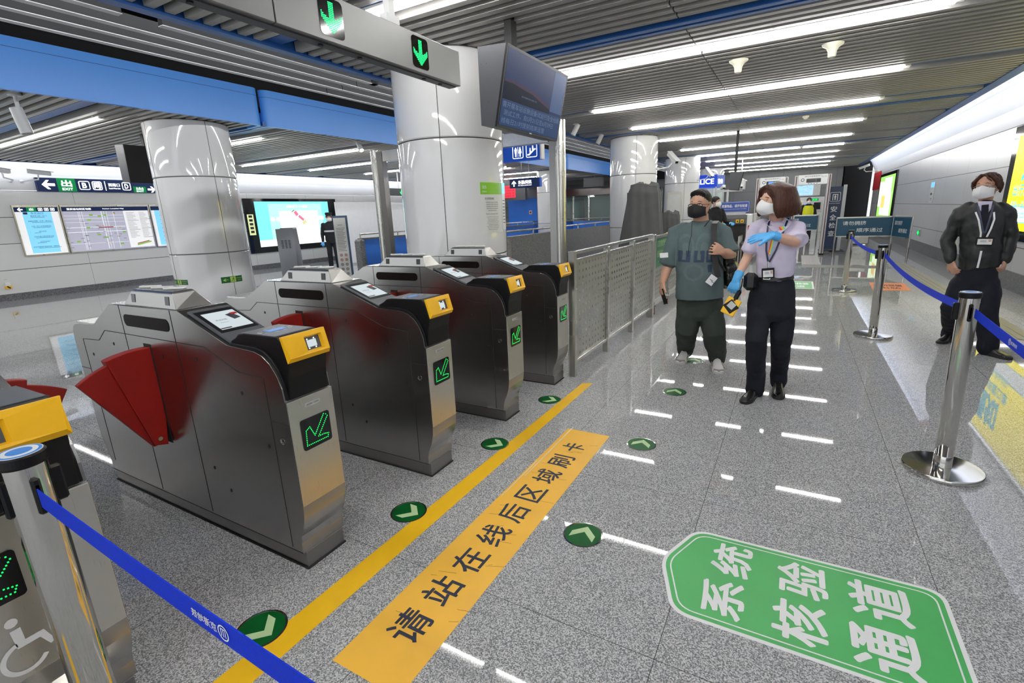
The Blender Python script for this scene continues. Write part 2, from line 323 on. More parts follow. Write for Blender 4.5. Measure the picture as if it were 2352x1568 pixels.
def glyphs(sx, bold):
    """outline of a line of lettering as vertices and faces, in a unit box"""
    key = (sx, bold)
    if key in _tc: return _tc[key]
    cu = bpy.data.curves.new('t', 'FONT'); cu.body = sx; cu.size = 1.0; cu.offset = bold; cu.resolution_u = 3; cu.fill_mode = 'FRONT'
    o = bpy.data.objects.new('t', cu); S.collection.objects.link(o)
    dg = bpy.context.evaluated_depsgraph_get(); dg.update(); e = o.evaluated_get(dg); me = e.to_mesh()
    vs = [v.co.copy() for v in me.vertices]; fs = [list(p.vertices) for p in me.polygons]; e.to_mesh_clear()
    bpy.data.objects.remove(o); bpy.data.curves.remove(cu)
    if not vs: vs = [Vector((0, 0, 0)), Vector((1, 0, 0)), Vector((1, 1, 0))]; fs = [[0, 1, 2]]
    x0 = min(v.x for v in vs); x1 = max(v.x for v in vs); y0 = min(v.y for v in vs); y1 = max(v.y for v in vs)
    r = ([((v.x - x0) / (x1 - x0) - .5, (v.y - y0) / (y1 - y0) - .5) for v in vs], fs, (x1 - x0) / (y1 - y0)); _tc[key] = r
    return r
def put_text(mb, sx, c, xd, yd, w, h, bold=0.0):
    """adds lettering filling a w by h box centred at c; w or h may be None to keep proportions"""
    vs, fs, asp = glyphs(sx, 0)
    if w is None: w = h * asp
    if h is None: h = w / asp
    xd = Vector(xd).normalized(); yd = Vector(yd).normalized(); c = Vector(c); n = xd.cross(yd) * .00003; r = bold * h * 1.15
    for k in range(9 if bold > .004 else 1):
        o = Vector((0, 0, 0)) if k == 0 else (xd * math.cos(k * .7854) + yd * math.sin(k * .7854)) * r + n * k
        mb.add([c + o + xd * (x * (w - 2 * r)) + yd * (y * (h - 2 * r)) for x, y in vs], fs)
    return mb
def text(sx, mt, parent, c, xd, yd, w=None, h=None, bold=0.0, name='lettering'):
    return put_text(MB(), sx, c, xd, yd, w, h, bold).build(name, mt, parent)
def round_rect(w, h, r, n=5):
    pts = []
    for cx, cy, a in ((w / 2 - r, h / 2 - r, 0), (-w / 2 + r, h / 2 - r, 90), (-w / 2 + r, -h / 2 + r, 180), (w / 2 - r, -h / 2 + r, 270)):
        for k in range(n + 1):
            t = math.radians(a + 90 * k / n); pts.append((cx + r * math.cos(t), cy + r * math.sin(t)))
    return pts
# ================================================================== THE HALL
ZC = 3.2
XR, XE = 3.18, 2.47          # right wall face, right ceiling edge
XL, XLE = -16.5, -15.9       # left wall face, left ceiling edge
XS, XF = -4.55, -8.12        # blue edge strip and blue fascia of the open middle bay
YB = 31.0                    # far wall
def struct(o): return prop(o, kind='structure')
b = MB(); b.bb((XL - .3, -4, -.2), (XR + .3, YB + 2, 0)); struct(b.build('floor', 'floor_granite'))
# right wall: upright panels, then the leaning cove panel lit from the ceiling edge
b = MB().m('right_wall_panel'); b.bb((XR, -4, 0.30), (XR + .15, YB, 2.655))
b.m('cove_panel'); b.prism([(XR, 2.667), (XR - .05, 2.95), (XR - .2, 3.3), (XR - .42, 3.55), (XR - .42, 3.6), (XR + .15, 3.6), (XR + .15, 2.667)], 'y', -4, YB)
struct(b.build('wall_right'))
b = MB(); b.bb((XR - .02, -4, 0), (XR + .15, YB, 0.30)); struct(b.build('baseboard_right', 'base_granite'))
b = MB().m('left_wall_panel'); b.bb((XL - .15, -4, 0.16), (XL, YB, 2.58))
b.m('cove_panel'); b.prism([(XL, 2.60), (XL, 2.95), (XL + .1, 3.3), (XL + .3, 3.55), (XL + .3, 3.6), (XL - .15, 3.6), (XL - .15, 2.60)], 'y', -4, YB)
struct(b.build('wall_left'))
b = MB(); b.bb((XL - .15, -4, 0), (XL + .02, YB, 0.16)); struct(b.build('baseboard_left', 'base_granite'))
b = MB().m('far_wall_stone'); b.bb((XL, YB, 0), (1.9, YB + .3, 4.4)); b.m('void_black').bb((1.9, YB + 1.2, 0), (XR, YB + 1.4, 4.4)); b.bb((1.85, YB, 0), (1.9, YB + 1.3, 4.4))
struct(b.build('wall_far'))

# ceiling: black deck above, grey slats across the hall, blue cross strips
lamp_rows = [-1.6, 0.95, 3.49, 6.19, 8.73, 11.05, 13.5, 16.2, 18.6, 21.0, 23.5, 26.0, 28.5]
blue_rows = [5.36, 11.75, 18.1, 24.6]
def slat_rows(y0, y1, extra):
    y = y0; out = []
    while y < y1:
        if all(abs(y - r) > .15 for r in lamp_rows) and all(abs(y - r) > .14 for r in extra): out.append(y)
        y += 0.15
    return out
b = MB().m('slat_grey')
for (xa, xb, ex) in ((XS + .06, XE - .05, blue_rows), (XLE + .05, XF - .06, [5.95, 11.75, 18.1, 24.6])):
    for y in slat_rows(-3.9, YB - .1, ex):
        cuts = [xa, -1.09, xb] if xb > 0 else [xa, -12.2, xb]
        for u, v in zip(cuts[:-1], cuts[1:]):
            b.prism([(y - .036, ZC), (y + .036, ZC), (y + .043, ZC + .085), (y - .043, ZC + .085)], 'x', u + .006, v - .006)
b.m('strip_blue')
for (xa, xb, ex) in ((XS + .04, XE - .03, blue_rows), (XLE + .03, XF - .04, [5.95, 11.75, 18.1, 24.6])):
    for y in ex:
        b.bb((xa, y - .09, ZC - .004), (xb, y - .025, ZC + .06)); b.bb((xa, y + .025, ZC - .004), (xb, y + .09, ZC + .06))
    for y in lamp_rows: b.bb((xa, y - .085, ZC + .03), (xb, y + .085, ZC + .07))
# edge strips
b.bb((XS - .05, -4, ZC - .02), (XS + .05, YB, ZC + .14)); b.bb((XE - .05, -4, ZC - .01), (XE, YB, ZC + .12)); b.bb((XE - .05, -4, ZC - .01), (XE + .11, YB, ZC + .02)); b.bb((XLE, -4, ZC - .01), (XLE + .05, YB, ZC + .12)); b.bb((XLE - .11, -4, ZC - .01), (XLE + .05, YB, ZC + .02))
# white lengthwise baffles of the open middle bay
b.m('baffle_white')
for x in (-5.80, -5.50, -5.23, -4.96, -4.69):
    segs = [(-4, YB)]
    if x == -4.96: segs = [(-4, 2.42), (2.72, YB)]
    if x == -4.69: segs = [(2.89, YB)]
    for a, c in segs:
        for q0, q1 in ((a, min(c, 5.2)), (5.21, c)):
            q1 = q1 if q1 > q0 else q0 + .1; b.m('baffle_white').bb((x - .035, q0, 3.25), (x + .035, q1, 3.256)); b.m('baffle_dark').prism([(x - .034, 3.2565), (x + .034, 3.2565), (x + .028, 3.36), (x - .028, 3.36)], 'y', q0 + .002, q1 - .002)
b.m('void_black')
b.bb((XS - .03, -4, 3.42), (XR + .15, YB, 3.5)); b.bb((XL - .15, -4, 3.42), (XF - .12, YB, 3.5)); b.bb((XF - .2, -4, 4.5), (XS + .1, YB, 4.6)); b.bb((XF - .2, -4, 3.42), (XF - .12, YB, 4.6)); b.bb((XF - .2, YB - .3, 3.2), (XS + .1, YB - .1, 4.6)); b.bb((XS - .03, -4, 3.34), (XS + .02, YB, 4.5))
for y in (1.5, 4.2, 8.0, 12.0, 17.0): b.bb((XF, y, 4.0), (XS, y + .35, 4.5))
for x in (-6.5, -7.3): b.bb((x, -4, 3.95), (x + .3, YB, 4.2))
struct(b.build('ceiling'))
# blue fascia boards with rounded ends, one per bay
fa = MB()
def fascia(y0, y1):
    r = .14; pts = []
    for k in range(7):
        t = math.radians(90 * k / 6); pts.append((XF - r + r * math.sin(t), y0 + r - r * math.cos(t)))
    for k in range(7):
        t = math.radians(90 * k / 6); pts.append((XF - r + r * math.cos(t), y1 - r + r * math.sin(t)))
    pts += [(XF - .45, y1), (XF - .45, y1 - .03), (XF - .06 - r * .2, y1 - .06), (XF - .06, y1 - .25), (XF - .06, y0 + .25), (XF - .06 - r * .2, y0 + .06), (XF - .45, y0 + .03), (XF - .45, y0)]
    fa.prism(pts, 'z', 3.19, 3.775)
fascia(-4, 5.86); fascia(5.91, 12.6); fascia(12.65, 19.0); fascia(19.05, 25.4); fascia(25.45, YB)
struct(fa.build('trim_1', 'fascia_blue', smooth=True))
# lamps: one thing per row
def lamp(x0, x1, y, label, group, n=3):
    t = empty('ceiling_lamp', ((x0 + x1) / 2, y, ZC), 0, label, 'lamp', group)
    h = MB(); L = (x1 - x0) / 2
    h.bb((-L - .05, -.075, .012), (L + .05, .075, .03)); h.bb((-L - .06, -.078, -.003), (-L, .078, .03)); h.bb((L, -.078, -.003), (L + .06, .078, .03)); h.build('housing', 'white_paint', t)
    for k in range(n):
        a = -L + 2 * L * k / n + .012; c = -L + 2 * L * (k + 1) / n - .012
        MB().cyl((a, 0, -.012), (c, 0, -.012), .016, seg=10).build('tube', 'lamp_tube', t)
    return t
rn = ['first', 'second', 'third', 'fourth', 'fifth', 'sixth', 'seventh', 'eighth', 'ninth', 'tenth', 'eleventh', 'twelfth', 'thirteenth']
for i, y in enumerate(lamp_rows):
    g = 'white tube lamps across the right hand ceiling'
    k = i - 2
    if k == -2: lb = 'white ceiling tube lamp behind the camera'
    elif k == -1: lb = 'white ceiling tube lamp over the nearest floor in front of the gates'
    elif k == 0: lb = 'white ceiling tube lamp passing behind the post of the hanging gate sign'
    else: lb = 'long white tube lamp over the walkway, %s full row beyond the monitor' % rn[k - 1]
    lamp(-3.22, 1.05, y, lb, g)
    if i < 10:
        k = i - 1
        lb = 'white ceiling tube lamp at the left side of the hall'
        lb += ', %s row from the camera' % rn[i]
        lamp(-14.0, -9.35, (y + .45) if i > 1 else y + .3, lb, 'white tube lamps across the left hand ceiling')
# tubes hidden above the wall edges
for x, nm in ((XE + .05, 'right'), (XLE - .05, 'left')):
    b = MB(); b.bb((x - .02, -3.5, ZC + .06), (x + .02, YB - .2, ZC + .10))
    o = b.build('hidden_light', 'cove_tube'); prop(o, 'long tube light tucked above the %s hand wall edge, washing the wall' % nm, 'lamp')

b = MB(); b.bb((XS - .075, -3.5, 3.93), (XS - .035, YB - .5, 3.97)); o = b.build('hidden_light', 'fascia_fill'); prop(o, 'added unseen light strip behind the blue edge strip, brightening the blue fascia across the bay', 'lamp')  # added helper light, kept out of view, to wash the blue fascia
# ------------------------------------------------------------------ columns
def column(x, y, r, label, seams):
    t = empty('round_column', (x, y, 0), 0, label, 'column', 'white panelled round columns')
    zs = [0.0, 1.115, 2.345, ZC]
    b = MB().m('column_enamel')
    for a, c in zip(zs[:-1], zs[1:]):
        b.lathe([(r - .01, a + .006), (r, a + .016), (r, c - .016), (r - .01, c - .006)], seg=72)
    b.m('joint_dark').lathe([(r - .012, 0), (r - .012, ZC + .01)], seg=48)
    for s_ in seams:
        q = math.radians(s_); b.box((math.cos(q) * (r + .0005), math.sin(q) * (r + .0005), ZC / 2), (.002, .007, ZC - .02), Matrix.Rotation(q, 3, 'Z'))
    b.build('shaft', None, t, smooth=True)
    MB().lathe([(r + .012, 0), (r + .012, .12), (r - .005, .13)], seg=48).build('plinth', 'base_granite', t, smooth=True)
    return t
column(-3.54, 4.91, .60, 'large white round column just behind the ticket gates, with a green notice', [-64.2, 28, 116, 206])
column(-9.03, 5.05, .62, 'white round column at the left, behind the nearest gate, with green exit stickers', [-4, 86, 176, 266])
column(-3.60, 12.56, .565, 'white round column behind the grey covered machine, carrying a white camera', [-68, 22, 112, 202])
column(-3.66, 18.87, .59, 'white round column beside the police booth, second beyond the monitor, with a camera', [-70, 20, 110, 200])
column(-3.66, 25.4, .59, 'white round column rising behind the police booth roof', [-70, 20, 110])
column(-9.0, 19.4, .60, 'white round column far off between the steel posts, above the blue parapet', [-60, 30])
column(-9.03, 12.3, .62, 'white round column in the left row, mostly hidden by the nearer one', [-60, 30])

# ------------------------------------------------------------------ parapets round the stair opening
def parapet(name, pts, mats, label, rail=True, zt=1.1, w=.16):
    t = empty(name, (pts[0][0], pts[0][1], 0), 0, label, 'parapet', 'parapets round the stair opening')
    P0 = Vector((pts[0][0], pts[0][1]))
    for a, c in zip(pts[:-1], pts[1:]):
        a = Vector(a) - P0; c = Vector(c) - P0; d = (c - a).normalized(); n = Vector((-d.y, d.x))
        q = [a - n * w / 2, c - n * w / 2, c + n * w / 2, a + n * w / 2]
        MB().m(mats[0]).prism([tuple(p) for p in q], 'z', 0, zt - .04).build('panel', None, t)
        q = [a - n * w * .56 - d * .02, c - n * w * .56 + d * .02, c + n * w * .56 + d * .02, a + n * w * .56 - d * .02]
        MB().m(mats[1]).prism([tuple(p) for p in q], 'z', zt - .04, zt).build('coping', None, t)
    if rail:
        b = MB(); L = [Vector(p) - P0 for p in pts]
        b.tube([(p.x, p.y, zt + .10) for p in L], .022, 10)
        for a, c in zip(L[:-1], L[1:]):
            k = max(2, int((c - a).length / 1.3))
            for i in range(k + 1):
                p = a.lerp(c, i / k); b.cyl((p.x, p.y, zt - .02), (p.x, p.y, zt + .10), .02, seg=8)
        b.build('handrail', 'steel_satin', t, smooth=True)
    return t
g = parapet('stair_parapet', [(-5.15, 8.75), (-5.15, 23.5)], ('parapet_granite', 'parapet_granite'), 'speckled grey granite parapet behind the perforated fence, with a steel rail')
c = MB(); c.lathe([(.16, .0), (.16, .98), (.13, 1.06), (.06, 1.1)], (0, -.02, 0), 24); c.build('rounded_end', 'parapet_granite', g, smooth=True)
b2 = parapet('stair_parapet', [(-9.8, 9.35), (-9.8, 23.5)], ('pit_blue', 'parapet_granite'), 'bright blue stair parapet with a granite edge, left of the large column')
MB().box((.02, -.06, .52), (.30, .16, 1.12), None, .05).build('end_post', 'parapet_granite', b2)
parapet('stair_parapet', [(-9.68, 23.4), (-5.27, 23.4)], ('pit_blue', 'parapet_granite'), 'blue panel parapet closing the far end of the stair opening')
# ================================================================== TICKET GATES
GD = .235
def gate(y0, label, led=True, flap_near=True, flap_far=True, width=GD, serial='AG004 / GS004', wheelchair=False):
    t = empty('ticket_gate', (-1.77, y0, 0), 0, label, 'ticket gate', 'ticket gates in a row')
    w = width
    body = [(-1.875, .085), (-1.875, .17), (-1.895, .22), (-1.925, .30), (-1.93, .40), (-1.93, .93), (-1.922, .985), (-1.90, 1.015), (-1.865, 1.03), (-1.62, 1.045), (-1.375, 1.172), (-.70, 1.176), (-.35, 1.046),
            (-.16, 1.036), (-.11, 1.022), (-.065, .99), (-.033, .945), (-.014, .89), (-.008, .83), (0, .83), (0, .34), (-.006, .28), (-.022, .225), (-.045, .18), (-.055, .14), (-.055, .085)]
    b = MB().m('steel')
    b.prism(body, 'y', 0.0, w)
    b.m('steel_front'); b.box((.0008, w / 2, .585), (.003, w - .004, .484))
    b.m('steel_bright').bb((-1.37, .004, 1.1755), (-.705, w - .004, 1.1775)); b.bb((-1.86, .004, 1.0405 - .006), (-1.63, w - .004, 1.047))
    b.m('groove')
    for s_ in (-1, 1):
        v = -0.0006 if s_ < 0 else w + .0006
        def seg(a, c, th=.0035):
            a = Vector((a[0], a[1])); c = Vector((c[0], c[1])); d = c - a; n = Vector((-d.y, d.x)).normalized() * th / 2
            b.prism([tuple(p) for p in (a - n, c - n, c + n, a + n)], 'y', v - .0008, v + .0008)
        for pl in ([(-1.81, .945), (-1.60, .955), (-1.50, 1.02), (-1.27, 1.02), (-.77, 1.02), (-.53, 1.02), (-.30, .93), (-.125, .92)], ):
            for a, c in zip(pl[:-1], pl[1:]): seg(a, c)
        seg((-1.81, .945), (-1.81, .16)); seg((-1.27, 1.176), (-1.27, .10)); seg((-.77, 1.176), (-.77, .10)); seg((-.125, .92), (-.125, .10)); seg((-.125, .73), (-.003, .73)); seg((-1.93, .76), (-1.81, .76))
        seg((-.008, .83), (-.004, .832)); seg((-1.88, .088), (-.055, .088))
        for u, z in ((-1.72, .86), (-1.43, .95), (-1.16, .93), (-.93, .93), (-.62, .95), (-.30, .83), (-.17, .60), (-1.40, .42), (-.66, .38), (-.55, .28), (-1.75, .62)):
            b.lathe([(.007, -.001), (.007, .001)], (0, 0, 0), 10) if False else b.add([(u + .0075 * math.cos(q), v + s_ * .0004, z + .0095 * math.sin(q)) for q in [2 * math.pi * k / 12 for k in range(12)]], [list(range(12))])
    b.m('steel_dark').bb((-1.885, .012, 0), (-.05, w - .012, .085))
    b.m('groove').bb((-1.89, .006, 0), (-.045, w - .006, .008))
    b.build('cabinet', None, t, bevel=.0025)
    # glossy strip window below the head
    for v, s_ in ((0, -1), (w, 1)):
        c = MB().m('dark_glass'); c.prism([(-1.02 + p[0], 1.098 + p[1]) for p in round_rect(.44, .062, .028)], 'y', v, v + s_ * .002); c.build('side_window', None, t)
    # head module
    h = MB().m('steel_head'); x0, x1 = -1.215, -.715; tx0, tx1 = -1.125, -.735; hw = .172
    ring0 = [(x0, .004, 1.178), (x1, .004, 1.178), (x1 + .015, hw, 1.178), (x0 + .01, hw, 1.178)]
    ring1 = [(tx0, .012, 1.252), (tx1, .012, 1.252), (tx1 - .01, .125, 1.252), (tx0, .125, 1.252)]
    ring2 = [(tx0 + .015, .024, 1.262), (tx1 - .012, .024, 1.262), (tx1 - .02, .115, 1.262), (tx0 + .015, .115, 1.262)]
    h.ring_loft([ring0, ring1, ring2]); hm = h.build('head_module', None, t, bevel=.004)
    for u in (-1.105, -.785):
        c = MB().m('black_gloss'); v0 = .0045
        c.add([(u - .018, v0 + .0015, 1.197), (u + .018, v0 + .0015, 1.197), (u + .018, v0 + .0055, 1.238), (u - .018, v0 + .0055, 1.238)], [(0, 1, 2, 3)]); c.X = Matrix.Translation((0, -.0015, 0)); c.add([(u - .018, v0 + .0015, 1.197), (u + .018, v0 + .0015, 1.197), (u + .018, v0 + .0055, 1.238), (u - .018, v0 + .0055, 1.238)], [(0, 1, 2, 3)])
        c.build('sensor_window', None, t)
    for k in range(3):
        c = MB().m('white_paint'); u = -1.06 + k * .115
        c.box((u, .075, 1.268), (.10, .036, .009), Matrix.Rotation(.5, 3, 'Z'), .004); c.m('light_grey').box((u - .04, .055, 1.268), (.016, .03, .012), Matrix.Rotation(.5, 3, 'Z'), .004)
        c.build('passage_light', None, t)
    # sloping screen
    A = Vector((-.655, 0, 1.164)); D = Vector((-.345, 0, 1.048)) - A; L = D.length; D.normalize(); Nn = Vector((-D.z, 0, D.x)) * (1 if D.x > 0 else -1)
    R = Matrix((D, (0, 1, 0), Nn)).transposed()
    def sl(d, v, n=0): return A + D * d + Vector((0, v, 0)) + Nn * n
    c = MB().m('grey_plastic'); c.box(sl(L / 2, w / 2, .004), (L, w * .86, .014), R, .004)
    c.m('black_plastic').box(sl(L * .42, w / 2, .0115), (L * .66, w * .76, .002), R)
    sc = c.build('screen_bezel', None, t)
    c = MB().m('screen_white').box(sl(L * .43, w / 2 + .003, .0132), (L * .5, w * .64, .0012), R)
    c.m('dark_grey').box(sl(L * .37, w * .68, .0145), (.055, .035, .0012), R @ Matrix.Rotation(.25, 3, 'Z')); c.m('red_paint').box(sl(L * .30, w * .75, .015), (.018, .03, .001), R)
    c.m('navy_print'); put_text(c, '欢迎光临', sl(L * .42, w * .40, .0142), (0, 1, 0), -D, w * .22, .014); put_text(c, 'Welcome', sl(L * .50, w * .40, .0142), (0, 1, 0), -D, w * .16, .006)
    c.m('dark_grey').box(sl(L * .655, w * .30, .0142), (.008, .05, .001), R)
    c.build('display', None, sc)
    # black cowl over the front
    m0, m1 = .009, w - .009
    cow = [(-.372, 1.036), (-.372, 1.046), (-.345, 1.062), (-.31, 1.078), (-.285, 1.096), (-.25, 1.102), (-.025, 1.106), (.004, 1.085), (.026, .990), (.012, .93), (.006, .836), (-.10, .836), (-.25, 1.0)]
    c = MB().m('black_plastic'); c.prism(cow, 'y', m0 + .012, m1 - .012)
    step = [(-.365, 1.034), (-.36, 1.044), (-.33, 1.056), (-.16, 1.052), (-.115, 1.042), (-.068, 1.012), (-.03, .965), (-.008, .91), (.0, .836), (-.1, .836), (-.2, 1.0)]
    c.prism(step, 'y', m0, m1)
    c.m('grey_plastic').add([(-.27, m0 + .016, 1.1022), (-.04, m0 + .016, 1.1063), (-.04, m1 - .016, 1.1063), (-.27, m1 - .016, 1.1022)], [(0, 1, 2, 3)])
    cw = c.build('reader_hood', None, t, bevel=.004)
    c = MB().m('cap_blue'); R2 = Matrix.Rotation(-.018, 3, 'Y')
    c.box((-.165, w / 2, 1.1046), (.05, .085, .0012), R2); c.m('light_grey').box((-.165, w / 2 - .075, 1.1046), (.03, .008, .001), R2); c.box((-.165, w / 2 + .075, 1.1046), (.03, .008, .001), R2)
    for q in range(10): c.box((-.165 + .042 * math.sin(q * .6283), w / 2 + .068 * math.cos(q * .6283), 1.1044), (.004, .02, .001), R2)
    c.build('card_pad', None, cw)
    # yellow scanner bezel with sunken window
    TL = Vector((.006, m0 + .004, 1.108)); TR = Vector((.006, m1 - .004, 1.108)); BL = Vector((.036, m0 + .004, 1.0)); BR = Vector((.036, m1 - .004, 1.0))
    def bl(a, bq, n=0.0):
        p = TL.lerp(TR, a).lerp(BL.lerp(BR, a), bq); nn = (BL - TL).cross(TR - TL).normalized(); nn = nn if nn.x > 0 else -nn
        return p + nn * n
    out = [bl(0.0, 0, 0), bl(1, 0, 0), bl(1, 1, 0), bl(0, 1, 0)]
    outf = [bl(.0, .02, .014), bl(1, .02, .014), bl(.97, .86, .02), bl(.03, .86, .02)]
    qa, qb = (.46, .88) if w < .3 else (.50, .74)
    def wa(v): return qa + (v - .46) / .42 * (qb - qa)
    hole = [bl(qa, .2, .017), bl(qb, .2, .017), bl(qb, .78, .018), bl(qa, .78, .018)]
    hin = [bl(wa(.49), .25, .002), bl(wa(.85), .25, .002), bl(wa(.85), .73, .002), bl(wa(.49), .73, .002)]
    c = MB().m('yellow_plastic'); vs = out + outf + hole + hin; fs = []
    for k in range(4):
        j = (k + 1) % 4; fs += [(k, j, 4 + j, 4 + k), (4 + k, 4 + j, 8 + j, 8 + k), (8 + k, 8 + j, 12 + j, 12 + k)]
    fs.append((3, 2, 1, 0)); c.add(vs, fs)
    yb = c.build('scanner_bezel', None, t)
    c = MB().m('grey_plastic').add(hin, [(0, 1, 2, 3)]); c.m('screen_white').add([bl(wa(.54), .36, .003), bl(wa(.76), .36, .003), bl(wa(.76), .63, .003), bl(wa(.54), .63, .003)], [(0, 1, 2, 3)])
    c.m('led_white')
    for a, bq in ((wa(.56), .32), (wa(.72), .32), (wa(.56), .67), (wa(.72), .67)):
        c.add([bl(a - .010, bq - .02, .0036), bl(a + .010, bq - .02, .0036), bl(a + .010, bq + .02, .0036), bl(a - .010, bq + .02, .0036)], [(0, 1, 2, 3)])
    c.build('scanner_window', None, yb)
    # LED arrow panel on the front
    yc = w / 2 + (.005 if w < .3 else -.015); zc = .66
    c = MB().m('black_gloss'); c.prism([(yc + p[0] * 1.0, zc + p[1]) for p in round_rect(.150, .142, .012)], 'x', .002, .0055); lp = c.build('arrow_panel', None, t)
    if led:
        c = MB().m('led_green'); outl = [(.050, .056), (.040, .062), (-.012, -.018), (-.030, .030), (-.048, .018), (-.052, -.050), (.046, -.052), (.052, -.036), (.030, -.030), (.004, -.030), (.056, .046)]
        for a, q in zip(outl, outl[1:] + outl[:1]):
            n = max(1, round(math.hypot(q[0] - a[0], q[1] - a[1]) / .0082))
            for k in range(n):
                u = a[0] + (q[0] - a[0]) * k / n; z = a[1] + (q[1] - a[1]) * k / n
                c.box((.0062, yc + u * 1.12, zc + z), (.0012, .0036, .0036))
        c.build('lit_arrow', None, lp)
    c = MB().m('light_grey').box((.003, yc, .79), (.002, .075, .016)); c.m('black_print'); put_text(c, serial, (.0045, yc, .79), (0, 1, 0), (0, 0, 1), .062, .009)
    c.build('number_plate', None, t)
    if wheelchair:
        c = MB().m('white_print'); q0 = (.004, yc + .035, .44)
        c.X = Matrix.Translation(q0)
        c.add([(0, .014 * math.cos(k * .628) - .01, .085 + .014 * math.sin(k * .628)) for k in range(10)], [list(range(10))])
        c.add([(0, -.018, .062), (0, .004, .062), (0, .006, .02), (0, .045, .02), (0, .062, -.03), (0, .05, -.034), (0, .034, .002), (0, -.014, .002)], [list(range(8))])
        n = 16; a = [math.radians(100 + 230 * k / n) for k in range(n + 1)]
        c.add([(0, .052 * math.cos(q) - .004, .052 * math.sin(q) - .03) for q in a] + [(0, .04 * math.cos(q) - .004, .04 * math.sin(q) - .03) for q in a], [(k, k + 1, n + 2 + k, n + 1 + k) for k in range(n)])
        c.build('wheelchair_mark', None, t)
    # locks
    for v, s_ in ((0, -1), (w, 1)):
        c = MB().m('steel_polished')
        for (u, z) in ((-.065, .645), (-1.865, .70)):
            c.X = Matrix.Translation((u, v, z)) @ Matrix.Rotation(math.radians(90) * (1 if s_ < 0 else -1), 4, 'X')
            c.lathe([(.014, 0), (.014, .002), (.010, .003), (.009, .0005), (.0005, .001)], seg=20)
            c.box((0, 0, .003), (.014, .002, .002))
        c.build('lock', None, t, smooth=True)
    # red flap wings, each two plates fanned from a pivot
    for v, s_, on in ((0, -1, flap_near), (w, 1, flap_far)):
        if not on: continue
        pz, py_ = .455, v + s_ * .045; u = -1.09
        def sector(a0, a1, r, th, uo, tip=0.012, n=8):
            A_ = [math.radians(a0 + (a1 - a0) * k / n) for k in range(n + 1)]
            base = [(py_ - s_ * math.cos(q) * .034, pz + math.sin(q) * .034) for q in (math.radians(a0 - 55), math.radians(a0 - 110), math.radians(a1 + 70))]
            pts = base[1::-1] + [(py_ - s_ * math.cos(q) * r, pz + math.sin(q) * r) for q in A_] + base[2:]
            c = MB().m('flap_red'); c.prism(pts, 'x', u + uo, u + uo + th); return c
        f = sector(79 if s_ > 0 else 79, 107, .515, .055, 0).build('flap', None, t, bevel=.004)
        sector(106, 124, .490, .030, .012).build('flap', None, t, bevel=.003)
        c = MB().m('steel_polished'); c.cyl((u + .054, py_ + s_ * .005, pz + .03), (u + .060, py_ + s_ * .005, pz + .03), .011, seg=16); c.build('pivot_bolt', None, f, smooth=True)
        MB().m('groove').bb((u - .006, v + s_ * .0012, .44), (u + .066, v, .985)).build('flap_slot', None, t)
    return t
gate(1.177, 'stainless steel ticket gate nearest in full view, red flap wing spread at its side')
gate(2.085, 'stainless steel ticket gate, second of the four in full view from the front', serial='AG003 / GS003')
gate(3.0, 'stainless steel ticket gate, third in full view, in front of the large column', serial='AG002 / GS002')
gate(3.895, 'stainless steel ticket gate, farthest of the row, beside the perforated fence', serial='AG001 / GS001', flap_far=False)
gate(.005, 'stainless steel ticket gate cut by the left picture edge, with a white wheelchair mark', flap_near=False, serial='AG005 / GS005', wheelchair=True, width=.5)

# ------------------------------------------------------------------ floor discs, lines and stickers
def disc(x, y, rot, label):
    t = empty('floor_arrow_disc', (x, y, 0), rot, label, 'floor marker', 'green arrow discs on the floor')
    MB().lathe([(.098, 0), (.098, .0025), (.090, .0032), (.0895, .002)], seg=40).build('metal_rim', 'steel_polished', t, smooth=True)
    MB().lathe([(.0895, .0005), (.0895, .0028)], seg=40).build('disc_face', 'disc_green', t)
    MB().prism([(.066, 0), (.006, .060), (-.040, .060), (.020, 0), (-.040, -.060), (.006, -.060)], 'z', .0028, .0036).build('chevron', 'glow_pale', t)
    return t
pi = math.pi
ex = [(-1.70, 3.55, 0), (-1.695, 2.64, 0), (-1.70, 1.742, 0), (-1.70, .866, 0)]
exl = ['beside the far end of the narrow yellow line', 'in front of the second gate, beside the yellow line', 'in front of the nearest full gate, beside the yellow line', 'half hidden under the near blue belt']
for (x, y, r), l in zip(ex, exl): disc(x, y, r, 'green disc with pale chevron ' + l)
en = [(-.78, 1.977), (-.782, 3.057), (-.788, 4.148), (-.796, 5.15), (-.80, 6.2), (-1.45, 8.0)]
enl = ['right of the wide orange strip, nearest of its line', 'just past the far end of the wide orange strip', 'in front of the man in the green shirt', 'partly covered by the feet of the man', 'seen behind the legs of the man', 'beside the caster of the perforated gate']
for (x, y), l in zip(en, enl): disc(x, y, pi / 2, 'green disc with pale chevron ' + l)
b = MB(); b.prism([(-1.652, -.3), (-1.515, -.3), (-1.512, 4.09), (-1.60, 4.05)], 'z', 0, .0012)
prop(b.build('floor_tape', 'tape_yellow'), 'narrow bright yellow line on the floor in front of the ticket gates', 'floor tape')
t = empty('floor_sign', (-1.17, 2.0, 0), 0, 'wide orange floor strip with dark blue lettering in front of the gates', 'floor sign')
Q = [atz(770, 1510), atz(945, 1568), atz(1400, 1000), atz(1305, 985)]
x0 = -1.332; x1 = -1.015
c = MB().m('tape_orange').prism([(x0 + 1.17, .90 - 2), (x1 + 1.17, .90 - 2), (x1 + 1.17, 3.085 - 2), (x0 + 1.17, 3.085 - 2)], 'z', 0, .0014); strip_mb = c
chars = '请站在线后区域刷卡'
cy = [atz(*p).y - 2 for p in ((948, 1437), (1020, 1355), (1087, 1283), (1139, 1216), (1184, 1165), (1229, 1118), (1259, 1095 - .5), (1294, 1062), (1320, 1030))]
b = MB()
